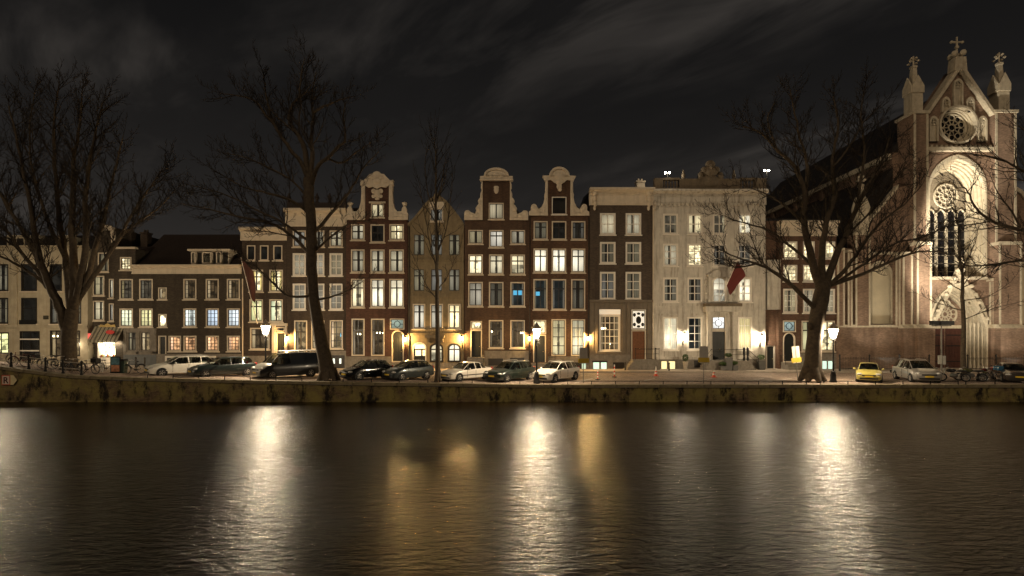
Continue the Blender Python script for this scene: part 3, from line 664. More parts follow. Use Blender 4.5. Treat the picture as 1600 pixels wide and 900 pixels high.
for a in (307, 332, 347): pbox(Ch, 'dormer_cheek', a, a+7.5, 394, 412, .20, .24, SASH, parent=D)
pipe(Ch, 380, 436, 560); chimney(Ch, 186, 197, 352, 390, 3)
# ---------------------------------------------------------------- D: house with flag
Dh = house('flag_house', 'dark brick house with yellow lit floors and a flagpole, left of the big tree', 378, 447)
for (a, b) in ((385.6, 399), (406, 419.5), (427, 441)): window(Dh, a, b, 383.5, 407, 'one', 'D')
for (a, b) in ((390, 411), (421, 442)):
    window(Dh, a, b, 421.6, 456, 'tall', 'W', col=(.62, .46, .17), k=1.1); window(Dh, a, b, 468, 503, 'tall', 'W', col=(.58, .56, .30), k=1.1)
window(Dh, 391, 421.5, 512, 546, 'tall', 'r'); door(Dh, 431, 446, 519, 558); window(Dh, 432, 445, 511, 518, 'one', 'X', sill=False)
wall(Dh, rect(378, 447.5, 372, GND), BR_E); cornice(Dh, 376, 448, 356, 376, CREAM, .5)
pbox(Dh, 'door_surround', 426, 430.5, 509, 560, -.14, 0, CREAM); pbox(Dh, 'door_surround', 446.5, 449, 509, 560, -.14, 0, CREAM); pbox(Dh, 'door_head', 425, 450, 505, 509.5, -.25, 0, CREAM)
roof(Dh, 378, 447, 358, 348, side=True); pbox(Dh, 'plinth', 378, 430, 556, 582, -.06, 0, STONE)
# ---------------------------------------------------------------- E: house behind the big tree
E = house('plain_cornice_house', 'dark brick house with broad cream cornice behind the big bare tree', 448, 540.5)
for (a, b) in ((457.5, 478), (486.5, 507), (515, 535.5)):
    window(E, a, b, 360, 386, 'cross', 'S'); window(E, a, b, 396, 431, 'six', 'F', k=.8); window(E, a, b, 443, 484, 'eight', 'F', k=.75)
window(E, 460, 480, 500.5, 558, 'tall', 'R', k=.5, sill=False); window(E, 486.5, 507, 500.5, 546, 'tall4', 'R'); window(E, 515.5, 536, 500.5, 545, 'tall4', 'R', col=(.5, .33, .2))
wall(E, rect(448, 541, 345, GND), BR_E); cornice(E, 446, 542, 326.6, 354, CREAM, .55)
pb = pbox(E, 'parapet', 448, 541, 316, 327, .1, .4, ROOFT)
for x in (450, 474, 494, 514, 538): MB().lathe([(.16, 0), (.2, .1), (.1, .2), (.24, .5), (.1, .8), (.03, 1.0)], 8, (PX(x), YF+.25, PZ(316))).obj('parapet_vase', ROOFT, E, rel=True)
roof(E, 448, 541, 330, 306, side=True, d0=.4); pbox(E, 'plinth', 484, 541, 548, 582, -.08, 0, STONE); pbox(E, 'basement_door', 518, 539, 555, 576, -.13, -.08, SASH)
for x in (521, 531): pbox(E, 'basement_pane', x, x+3, 560, 568, -.15, -.128, emis('basement_glow', (.75, .85, .8), .8))
# ---------------------------------------------------------------- F: ornate neck gable
Fh = house('ornate_neck_gable_house', 'red brown neck gable house with ornate cream crest and shell ornaments', 541, 637)
for i, (a, b) in enumerate(((548.5, 570), (579, 601), (608.5, 631))):
    window(Fh, a, b, 350.5, 375.5 if i != 1 else 379, 'cross', ('S', 'D', 'W')[i], k=None if i < 2 else .5)
    window(Fh, a, b, 390, 426, 'cross', 'S', k=1.15); window(Fh, a, b, 436, 480.5, 'tall', 'B', k=(1.05, .8, .8)[i])
    if i < 2: window(Fh, a+1, b, 498, 556, 'tall', 'r', k=.7, sill=False)
window(Fh, 609.5, 632, 498, 515, 'one', 'C', k=.35, sill=False); door(Fh, 612, 631, 516, 566, rise=8)
wall(Fh, rect(541, 637, 344, GND), BR_F)
window(Fh, 580, 600, 318, 340, 'pair', 'S', k=1.4)
wall(Fh, rect(570.5, 608.5, 290, 344.3), BR_F, depth=.6, name='gable')
lw = [(541.5, 344), (541.5, 334)]+arcpts(547, 329, 4, 6, 200, -10, 6)+[(553, 331), (558, 331), (562, 326), (564.5, 316), (565.5, 300), (565, 290), (570.8, 290), (570.8, 344)]
for pts in (lw, mirror(lw, 589.5)): wpoly(Fh, 'gable_wing', pts, -.14, .35, CREAM)
wpoly(Fh, 'gable_crest', [(563.5, 290), (564.5, 285), (564, 282), (569, 283), (574, 278), (578, 273.5), (583, 272.5), (585, 270), (589.5, 268.5), (594, 270), (596, 272.5), (601, 273.5), (605, 278), (610, 283), (615, 282), (614.5, 285), (615.5, 290), (608, 290.5), (603, 294), (596, 292.5), (589.5, 296), (583, 292.5), (576, 294), (571, 290.5)], -.2, .35, CREAM)
relief(Fh, 'crest_carving', [(589.5, 274, 5, 5, .1), (582, 279, 4, 3, .1), (597, 279, 4, 3, .1), (576, 285, 4, 3, .08), (603, 285, 4, 3, .08), (589.5, 284, 7, 5, .12), (567, 286, 2.5, 3, .1), (612, 286, 2.5, 3, .1)], -.2, CREAM)
relief(Fh, 'cartouche', [(589.5, 303, 5, 7, .14), (584, 299, 4, 4, .1), (595, 299, 4, 4, .1), (584, 307, 3.5, 3, .1), (595, 307, 3.5, 3, .1), (589.5, 311, 4, 2.5, .1)], -.02, CREAM)
for s_ in (1, -1):
    X = lambda x: x if s_ > 0 else 2*589.5-x
    relief(Fh, 'wing_carving', [(X(560), 336, 4, 4, .09), (X(552), 337, 4, 3.5, .09), (X(546), 338, 3, 3, .08), (X(566.5), 326, 2.5, 5, .08), (X(568), 312, 2, 5, .07), (X(568), 299, 2, 5, .07)], -.14, CREAM)
    pbox(Fh, 'wing_moulding', min(X(541), X(571)), max(X(541), X(571)), 340, 344.2, -.24, -.14, CREAM)
    MB().lathe([(.12, 0), (.2, .12), (.1, .25), (.26, .5), (.28, .62), (.05, .75)], 8, (PX(X(547)), YF+.1, PZ(327))).obj('gable_vase', CREAM, Fh, rel=True)
roof(Fh, 541, 637, 345, 300); pbox(Fh, 'window_head', 577, 602.5, 315.5, 318, -.12, 0, CREAM)
pbox(Fh, 'plinth', 541, 611, 557, 582, -.08, 0, STONE); steps(Fh, 609, 640, PZ(567), 3)
# ---------------------------------------------------------------- G: sandstone pointed gable
G = house('sandstone_gable_house', 'narrow ochre sandstone house with stepped pointed gable and arched ground floor', 637, 725)
for i, (a, b) in enumerate(((644.6, 664.5), (672, 692), (700, 719.5))):
    window(G, a, b, 365, 400, 'tall', 's', frame=SANDST); window(G, a, b, 419, 456, 'tall', 's', frame=SANDST, k=1.3)
    window(G, a, b, 475, 514, 'tall', ('S', 'S', 'B')[i], k=(2.0, 2.0, 1.25)[i])
    if i: window(G, a-.5, b+.5, 536.5, 566, 'tall', 'B', rise=7, k=.75, sill=False, frame=SASH)
    else: door(G, a, b+1.5, 535, 567, rise=7, m=DOORD, frame=WHITE)
window(G, 672, 692, 326, 346, 'pair', 's')
wall(G, [(637.5, GND), (724.5, GND), (724.5, 352), (718, 343), (709, 331), (697, 316.5), (683, 306), (669, 316.5), (657, 331), (647, 343), (637.5, 352)], SANDST)
cop = [(637, 353), (637, 349.5), (646, 340.5), (656, 328.5), (668, 314), (678, 306.5), (678, 303), (688, 303), (688, 306.5), (698, 314), (710, 328.5), (719, 340.5), (725, 349.5), (725, 353)]
wpoly(G, 'gable_coping', cop+[(717.5, 344), (708.5, 332), (696.5, 317.5), (683, 307.5), (669.5, 317.5), (657.5, 332), (647.5, 344)], -.12, .3, SANDST)
pbox(G, 'window_head', 670, 694, 315.5, 325.5, -.06, .05, CREAM)
for (y, t) in ((405, 3), (462, 3), (520, 4)): pbox(G, 'string_course', 637.5, 724.5, y, y+t, -.09, 0, SANDST)
roof(G, 638, 724, 354, 318)
bal = pbox(G, 'balcony', 666, 695, 524, 528, -.8, 0, SANDST)
for x in range(667, 695, 3): pbox(G, 'baluster', x, x+1.1, 515, 524, -.78, -.70, SANDST, parent=bal)
pbox(G, 'balcony_handrail', 665.5, 695.5, 512.5, 515, -.82, -.66, SANDST, parent=bal)
for x in (669, 690): pbox(G, 'bracket', x, x+3, 528, 535, -.5, 0, SANDST, parent=bal)
# lit transom inside the arched doorway and door lights
pbox(G, 'fanlight', 647.5, 664, 538, 545, .05, .10, emis('fanlight_glow', (1, .85, .55), .9)); pbox(G, 'door_pane', 648.5, 657.5, 547, 556, .11, .13, emis('fanlight_glow', (1, .85, .55), .9)); pbox(G, 'door_pane', 660, 664, 547, 556, .11, .13, emis('fanlight_glow', (1, .85, .55), .9))
pbox(G, 'plinth', 669, 724.5, 567, 582, -.07, 0, STONE)
pipe(G, 639.5, 354, 566, SASH)
# ---------------------------------------------------------------- H: left twin neck gable
Hh = house('round_crest_neck_gable_house', 'brown neck gable house with round-topped cream crest, left of the two twins', 725, 826)
for i, (a, b) in enumerate(((731.5, 754), (763.5, 786.5), (797, 820))):
    window(Hh, a, b, 359.6, 381.5 if i != 1 else 387, 'pair' if i != 1 else 'tall', ('S', 'F', 'S')[i], k=(1.1, 1.9, 1.1)[i]); window(Hh, a, b, 398, 429, 'tall', ('W', 'B', 'B')[i], k=(1.1, .7, .6)[i])
    window(Hh, a, b, 440.7, 479, 'tall', ('F', 'd', 'T')[i], k=(1.2, None, None)[i])
    if i: window(Hh, a, b, 500, 544, 'tall', 'r', k=.6)
window(Hh, 735, 753, 502, 515, 'one', 'V', sill=False); door(Hh, 735, 753, 515.5, 558)
wall(Hh, rect(725.5, 826, 343, GND), BR_H)
window(Hh, 763, 786.5, 317.5, 343, 'pair', 'F', k=1.3)
wall(Hh, rect(753.3, 796.5, 281, 343.3), BR_H, depth=.6, name='gable')
cx = 774.8
lw = [(725, 344), (725, 336)]+arcpts(730, 334, 5, 5, 180, 30, 6)+[(737, 333), (742, 335), (743.5, 330), (742.5, 326), (745, 322), (748, 319), (746, 315), (748, 311), (751, 308), (750, 303), (752, 298), (751.5, 282), (753.6, 282), (753.6, 344)]
for pts in (lw, mirror(lw, cx)): wpoly(Hh, 'gable_wing', pts, -.14, .35, CREAM)
wpoly(Hh, 'gable_crest', [(749.5, 283), (749.5, 276), (754, 276)]+arcpts(cx, 277, 19.5, 13, 175, 5, 14)+[(796, 276), (800.5, 276), (800.5, 283)], -.18, .35, CREAM)
wpoly(Hh, 'crest_band', [(749, 283), (749, 281), (801, 281), (801, 283)], -.28, -.18, CREAM)
MB().ring([(PX(p[0]), PZ(p[1])) for p in arcpts(cx, 276, 19.5, 12.6, 0, 180, 14)], [(PX(p[0]), PZ(p[1])) for p in arcpts(cx, 276, 16.5, 9.6, 0, 180, 14)], YF-.30, YF-.17).obj('crest_moulding', CREAM, Hh, rel=True)
relief(Hh, 'crest_carving', [(cx, 275, 6, 4, .1), (cx-8, 277, 4, 2.5, .08), (cx+8, 277, 4, 2.5, .08)], -.18, CREAM)
relief(Hh, 'shield', [(cx, 297, 4.2, 6, .12), (cx, 293, 4.4, 2.5, .12)], -.02, CREAM)
for s_ in (1, -1):
    X = lambda x: x if s_ > 0 else 2*cx-x
    relief(Hh, 'wing_carving', [(X(730), 334, 4, 4, .1), (X(737), 338, 3.5, 3, .09), (X(745), 337, 4, 3.5, .09), (X(747), 328, 3.5, 4, .1), (X(749.5), 318, 2.5, 4, .09), (X(751.5), 306, 1.8, 5, .08), (X(752), 292, 1.5, 5, .07)], -.14, CREAM)
    pbox(Hh, 'wing_moulding', min(X(725), X(753.8)), max(X(725), X(753.8)), 341, 344.4, -.22, -.14, CREAM)
roof(Hh, 726, 826, 344, 298); pbox(Hh, 'plinth', 757, 826, 548, 582, -.08, 0, STONE)
pbox(Hh, 'basement_window', 763, 786, 560, 571, -.10, -.075, SASH); pbox(Hh, 'basement_window', 797, 819, 559, 570, -.10, -.075, SASH)
st = steps(Hh, 731, 757, PZ(558), 4)
def railing(h, pts, name='railing', hgt=.95, parent=None, ball=False):
    mb = MB(); P = [Vector(p) for p in pts]
    for p in P: mb.tube([p, p+Vector((0, 0, hgt))], .022, 5)
    mb.tube([p+Vector((0, 0, hgt)) for p in P], .026, 5); mb.tube([p+Vector((0, 0, hgt*.55)) for p in P], .016, 5)
    if ball:
        for p in P: mb.blob(p+Vector((0, 0, hgt+.05)), .05, 6, 4)
    return mb.obj(name, IRON, parent or h, rel=True)
z_ = PZ(558)
railing(Hh, [(PX(754.5), YF-.1, z_), (PX(754.5), YF-.85, z_), (PX(757), YF-1.9, .35)]); railing(Hh, [(PX(732), YF-.1, z_), (PX(732), YF-.85, z_)])
# ---------------------------------------------------------------- I: right twin neck gable
I = house('shell_crest_neck_gable_house', 'warm brown neck gable house with shell crest and open attic hatch, right twin', 826, 921)
for i, (a, b) in enumerate(((833, 855), (861.5, 884), (892, 914))):
    window(I, a, b, 345.6, 374.5, 'tall', ('d', 'D', 'd')[i]); window(I, a, b, 388, 426, 'tall', ('B', 'B', 'B')[i], k=(.95, .95, .85)[i]); window(I, a, b, 436.5, 484, 'tall', ('T', 'T', 'd')[i])
    if i: window(I, a, b, 499, 556, 'tall4', 'b', col=(.36, .29, .17), sill=False)
window(I, 833, 853, 500, 522, 'one', 'V', k=.7, sill=False); door(I, 833, 853, 523, 566)
wall(I, rect(826, 920.5, 336, GND), BR_I)
window(I, 861.5, 884, 307.5, 335, 'darkone', 'D', frame=WHITE)
wall(I, rect(854.5, 890.7, 281, 336.3), BR_I, depth=.6, name='gable')
cx = 872.6
lw = [(825.5, 337), (825.5, 331), (829, 329)]+arcpts(833.5, 325, 5, 6, 200, -20, 8)+[(840, 328), (845, 324), (848.5, 317), (850, 309), (849.5, 305), (851, 300), (851, 282), (855, 282), (855, 337)]
for pts in (lw, mirror(lw, cx)): wpoly(I, 'gable_wing', pts, -.14, .35, CREAM)
wpoly(I, 'gable_crest', [(850, 283), (848.5, 279), (846.5, 275.5), (857, 275)]+arcpts(cx, 276, 15.5, 14, 175, 5, 14)+[(888.5, 275), (899, 275.5), (897, 279), (895.5, 283), (885, 281.5), (880, 286), (cx, 288), (865, 286), (860, 281.5)], -.18, .35, CREAM)
MB().ring([(PX(p[0]), PZ(p[1])) for p in arcpts(cx, 276, 16, 14.2, 0, 180, 14)], [(PX(p[0]), PZ(p[1])) for p in arcpts(cx, 276, 12.5, 10.8, 0, 180, 14)], YF-.30, YF-.17).obj('crest_moulding', CREAM, I, rel=True)
relief(I, 'shell_carving', [(cx, 277, 9, 7, .16), (cx, 285, 6.5, 5, .16), (cx, 292, 4.5, 5, .14), (cx+1, 297, 3.5, 3, .1)], -.15, CREAM)
for s_ in (1, -1):
    X = lambda x: x if s_ > 0 else 2*cx-x
    relief(I, 'wing_carving', [(X(833.5), 325, 3.4, 4, .1), (X(837), 328, 4, 4, .09), (X(843), 330, 4, 3, .08), (X(848.5), 327, 3, 5, .08), (X(852.5), 314, 2, 5, .09), (X(852.8), 306, 1.8, 5, .09), (X(853), 299, 1.6, 5, .1)], -.14, CREAM)
    pbox(I, 'wing_moulding', min(X(825.6), X(855.2)), max(X(825.6), X(855.2)), 334, 337.4, -.22, -.14, CREAM)
roof(I, 826.5, 920, 337, 296); pbox(I, 'plinth', 856, 920.5, 557, 582, -.08, 0, STONE); steps(I, 830, 857, PZ(567), 3)
railing(I, [(PX(857), YF-.1, PZ(566)), (PX(857), YF-.85, PZ(566)), (PX(866), YF-.9, PZ(566))]); railing(I, [(PX(829), YF-.1, PZ(566)), (PX(829), YF-.9, PZ(566))])
pbox(I, 'basement_window', 898, 908, 566, 579, -.10, -.075, SASH); pbox(I, 'basement_pane', 909, 915, 566, 579, -.10, -.075, emis('basement_green', (.55, .75, .6), .55))
pipe(I, 827.5, 340, 566, SASH); pipe(I, 919, 340, 566, SASH)
# ---------------------------------------------------------------- J: broad-cornice house with oak doors
J = house('broad_cornice_house', 'grey brown two-bay house with deep cream bracketed cornice and oak double door', 921, 1019)
for i, (a, b) in enumerate(((937, 961), (977, 1001))):
    window(J, a, b, 333, 367, 'four', ('F', 'S')[i], k=(1.6, 1.0)[i]); window(J, a, b, 378.6, 412, 'four', 'd'); window(J, a, b, 425, 468, 'six', 'd')
window(J, 936, 969, 492, 549, 'fourteen', 'r', k=.5); door(J, 986, 1009, 516, 561, m=OAK, leaves=2)
window(J, 986, 1009, 484, 515, 'one', 'D', sill=False, frame=WHITE)
wall(J, rect(920.8, 1019, 318, GND), BR_J); cornice(J, 920, 1020.5, 295, 321, CREAM, .6)
for x in (928, 1012):
    br = relief(J, 'bracket', [(x, 303, 5, 5, .32), (x, 311, 4, 6, .25), (x+1, 319, 3, 5, .2), (x, 326, 2.2, 4, .12)], -.12, CREAM)
roof(J, 921, 1019, 298, 289, SLATE, side=True, d0=.3); chimney(J, 1000, 1013, 274, 300, 1.5, CREAM)
SG = mat('painted_stone', (.155, .125, .09), .75, var=.15, scale=2., streak=.4)
for (x0, x1, y0, y1) in ((921, 935, 472, 553), (970, 985, 472, 553), (1010, 1018.5, 472, 560), (935, 970, 472, 483.5), (985, 1010, 472, 483.5)): pbox(J, 'stone_front', x0, x1, y0, y1, -.07, 0, SG)
for x in (922.5, 929, 971.5, 979, 1011.5): pbox(J, 'pilaster', x, x+4.5, 474, 552, -.14, -.07, SG)
pbox(J, 'string_course', 920.5, 1019, 468.5, 472.5, -.22, 0, SG); pbox(J, 'plinth', 921, 985, 553, 582, -.14, 0, STONE); pbox(J, 'plinth_moulding', 921, 985, 549.5, 553.5, -.25, 0, SG)
pbox(J, 'window_head', 936, 969, 483.5, 491.5, -.04, .1, emis('lit_blind_head', (1., .9, .72), .22))
for (x0, x1) in ((926.5, 935.5), (938.5, 947)): pbox(J, 'basement_pane', x0, x1, 566, 578.5, -.17, -.13, emis('basement_cyan', (.62, .86, .74), .75))
pbox(J, 'basement_frame', 924.5, 948.5, 563.5, 566, -.2, -.13, SASH); pbox(J, 'basement_window', 957, 976, 566, 578, -.165, -.13, SASH)
relief(J, 'door_grille', [(997.5, 500, 4.5, 6, .03), (991, 492, 2.5, 3, .03), (1004, 492, 2.5, 3, .03), (991, 507, 2.5, 3, .03), (1004, 507, 2.5, 3, .03), (997.5, 490, 3, 2, .03), (997.5, 510, 3, 2, .03)], .03, BLACKP)
pbox(J, 'grille_panel', 988, 1007, 486, 513, .04, .06, emis('transom_pale', (.85, .8, .68), .55))
st = pbox(J, 'stoop', 984, 1024, 561, 582, -1.5, -.0, STONE)
for i in range(5): pbox(J, 'step', 984-2.6*(i+1), 984-2.6*i, 561+3.4*(i+1), 582, -1.5, -.15, STONE, parent=st)
railing(J, [(PX(987), YF-1.45, PZ(561)), (PX(1018), YF-1.45, PZ(561)), (PX(1023), YF-1.45, PZ(561)), (PX(1023), YF-.1, PZ(561))], hgt=1.05, ball=True)
pipe(J, 1019.5, 322, 560)
# ---------------------------------------------------------------- K: cream four-bay mansion
K = house('cream_mansion', 'broad cream plastered mansion with balustraded roof, columned porch and red flag', 1020, 1196)
CL = [(1036, 1059.5), (1074, 1097.5), (1113.5, 1135), (1153, 1175)]
for i, (a, b) in enumerate(CL):
    window(K, a, b, 334, 366, 'four', ('X', 'S', 'X', 'W')[i], k=(None, 1.8, None, .6)[i]); window(K, a, b, 381, 416, 'six', ('S', 'V', 'd', 'd')[i], k=(1.3, 1.1, None, None)[i])
    if i != 2:
        window(K, a, b, 433.5, 472, 'six', ('d', 'd', '', 'B')[i], k=(1, 1, 1, .9)[i]); window(K, a, b, 495, 547, 'eight', ('W', 'T', '', 'B')[i], k=(1.1, 1.3, 1, 1.)[i], col=(None, None, None, (.52, .40, .21))[i])
window(K, 1113, 1135, 432, 473, 'eight', 'B', rise=6, k=.9, sill=False); window(K, 1112, 1134, 494, 515, 'one', 'C', k=1.1, col=(.5, .44, .36), sill=False); door(K, 1111.5, 1134.5, 516.5, 562, m=DOORD, leaves=2)
wall(K, rect(1020, 1196, 316, GND), PLASTER)
cornice(K, 1018.5, 1197, 298, 320, PLASTER, .7)
for i in range(27): pbox(K, 'dentil', 1026+i*6.3, 1029.4+i*6.3, 318.5, 322, -.26, -.12, PLASTER)
pp = mat('weathered_parapet', (.15, .115, .075), .85, var=.3, scale=2., streak=.5)
par = pbox(K, 'parapet', 1022, 1196, 294.5, 298.2, -.25, .35, pp); pbox(K, 'parapet_block', 1022, 1035, 279, 294.5, -.2, .3, pp, parent=par); pbox(K, 'parapet_block', 1061, 1155, 280, 294.5, -.2, .3, pp, parent=par); pbox(K, 'parapet_block', 1179, 1196, 279, 294.5, -.2, .3, pp, parent=par)
for x0 in (1036, 1156):
    pbox(K, 'parapet_rail', x0-1, x0+25, 278.5, 281.5, -.2, .3, pp, parent=par)
    for i in range(5): MB().lathe([(.11, 0), (.11, .06), (.06, .12), (.13, .35), (.06, .65), (.11, .75), (.11, .83)], 8, (PX(x0+2.5+i*4.8), YF+.05, PZ(294.6))).obj('baluster', pp, par, rel=True)
relief(K, 'roof_crest', [(1110, 285, 17, 12, .4), (1110, 268, 13, 11, .45), (1110, 257, 8, 7, .35), (1100, 266, 5, 6, .4), (1120, 266, 5, 6, .4), (1095, 276, 5, 8, .3), (1126, 276, 5, 8, .3), (1110, 262, 4, 6, .7)], .05, pp)
for x in (1068, 1147): relief(K, 'roof_urn', [(x, 275, 3, 5, .2), (x, 269, 1.5, 4, .1)], .05, pp)
for (y0, y1) in ((474, 478), (490, 493)): pbox(K, 'string_course', 1020, 1104, y0, y1, -.07, 0, PLASTER)
relief(K, 'corner_bracket', [(1023, 325, 4, 4, .25), (1023, 318, 4, 5, .3)], -.1, PLASTER)
# columned porch and the crowned window above it
for x in (1103.5, 1142): 
    pbox(K, 'porch_pier', x, x+7, 491, 565, -.45, 0, PLASTER); pbox(K, 'porch_capital', x-1, x+8, 487, 492, -.55, 0, PLASTER)
pbox(K, 'porch_entablature', 1099, 1152, 479, 487.5, -.75, 0, PLASTER); pbox(K, 'porch_roof', 1098, 1154, 474.5, 479.2, -.85, 0, pp)
for x in (1106, 1137.5): pbox(K, 'window_surround', x, x+5.5, 433, 474, -.18, 0, PLASTER)
wpoly(K, 'window_pediment', [(1104, 433), (1104, 429)]+arcpts(1124, 430, 16, 8, 175, 5, 10)+[(1145, 429), (1145, 433)], -.32, -.005, PLASTER)
for x in (1103, 1146): relief(K, 'window_carving', [(x, 440, 3, 5, .15), (x, 452, 3.5, 6, .15), (x, 465, 3, 6, .14)], -.02, PLASTER)
def transom_ring(h, cx, cy, r, y=.02):
    mb = MB(); lo = [(PX(cx)+r*math.cos(i*.3927), PZ(cy)+r*math.sin(i*.3927)) for i in range(16)]; li = [(PX(cx)+(r-.06)*math.cos(i*.3927), PZ(cy)+(r-.06)*math.sin(i*.3927)) for i in range(16)]
    mb.ring(lo, li, YF+y, YF+y+.05)
    for a in range(4):
        c_, s_ = math.cos(a*math.pi/2), math.sin(a*math.pi/2)
        mb.tube([(PX(cx)+r*c_, YF+y+.03, PZ(cy)+r*s_), (PX(cx)+(r+.28)*c_, YF+y+.03, PZ(cy)+(r+.28)*s_)], .03, 5)
    return mb.obj('fanlight_tracery', BLACKP, h, rel=True)
transom_ring(K, 1123, 504.5, .36); transom_ring(Fh, 620.7, 506.5, .33)
pbox(K, 'plinth', 1020, 1104, 561, 582, -.10, 0, STONE); pbox(K, 'plinth', 1149, 1196, 561, 582, -.10, 0, STONE); pbox(K, 'plinth_moulding', 1024, 1104, 557.5, 561.5, -.18, 0, PLASTER)
for (x0, x1) in ((1033, 1041), (1044.5, 1054)): pbox(K, 'basement_pane', x0, x1, 564.5, 579, -.14, -.095, emis('basement_yellow', (.95, .82, .42), .85))
pbox(K, 'basement_window', 1084, 1094, 563, 574, -.13, -.095, SASH)
st = pbox(K, 'stoop', 1098, 1160, 562, 582, -1.7, 0, STONE)
for i in range(4): pbox(K, 'step', 1160+3*i, 1163+3*i, 562+4*(i+1), 582, -1.7, -.4, STONE, parent=st); pbox(K, 'step', 1098-3*(i+1), 1098-3*i, 562+4*(i+1), 582, -1.7, -.4, STONE, parent=st)
railing(K, [(PX(1092), YF-1.65, PZ(574)), (PX(1101), YF-1.65, PZ(562)), (PX(1150), YF-1.65, PZ(562)), (PX(1157), YF-1.65, PZ(562)), (PX(1173), YF-1.65, PZ(576))], hgt=1.05, ball=True)
for x in (1151, 1156.5): MB().lathe([(.1, 0), (.14, .15), (.07, .4), (.13, .7), (.1, 1.05), (.13, 1.15), (.03, 1.3)], 8, (PX(x), YF-1.65, PZ(562))).obj('baluster', IRON, st, rel=True)
roof(K, 1020, 1196, 298, 282, SLATE, side=True, d0=.5)
# ---------------------------------------------------------------- K2: narrow link with plaster oriel
K2 = house('narrow_link_house', 'narrow brick link with pale plaster oriel over a low dark door', 1196, 1216, Y=51.5)
door(K2, 1197, 1211, 540, 577, frame=PLASTER)
wall(K2, rect(1195.5, 1216, 345, GND), BR_L, depth=6)
o = pbox(K2, 'oriel', 1194.8, 1215.2, 407, 484, -.55, 0, PLASTER)
for x0, x1, y0, y1 in ((1197, 1213, 412, 444), (1197, 1213, 449, 480)): pbox(K2, 'oriel_panel', x0, x1, y0, y1, -.60, -.55, PLASTER, parent=o)
wpoly(K2, 'door_hood', [(1195.5, 540)]+arcpts(1204, 539, 8.5, 8, 180, 0, 10)+[(1212.5, 540)], -.12, 0, BR_L)
# ---------------------------------------------------------------- L: brick house by the church
Lh = house('brick_house_by_church', 'red brown brick house with white lit windows beside the church', 1216, 1306)
for i, (a, b) in enumerate(((1223, 1245), (1254, 1272), (1283, 1304))):
    window(Lh, a, b, 377, 404, 'twelve', 'V', k=1.1); window(Lh, a, b, 414, 440, 'twelve', 'V', k=1.1); window(Lh, a, b, 451, 489, 'twelve', 'S', k=.9)
    if i: window(Lh, a-2, b, 501, 549, 'tall', ('R', 'B', 'V')[i], col=(.5, .42, .2), k=(1, .7, .8)[i])
window(Lh, 1223, 1243, 501, 519, 'one', 'C', k=.4, sill=False); door(Lh, 1223, 1242.5, 519.5, 566, rise=10)
wall(Lh, rect(1216, 1306, 366, GND), BR_L); cornice(Lh, 1215, 1307, 345.5, 369, CREAM, .45); transom_ring(Lh, 1233, 509.5, .34)
roof(Lh, 1216, 1306, 349, 325, SLATE, side=True, d0=.2); pbox(Lh, 'plinth', 1247, 1306, 552, 582, -.08, 0, STONE)
for (x0, x1) in ((1255, 1262), (1284, 1290), (1293, 1299)): pbox(Lh, 'basement_pane', x0, x1, 564, 577, -.12, -.075, emis('basement_cyan', (.62, .86, .74), .75))
steps(Lh, 1220, 1246, PZ(566), 2); railing(Lh, [(PX(1219), YF-.95, .55), (PX(1219), YF-.1, .55)])
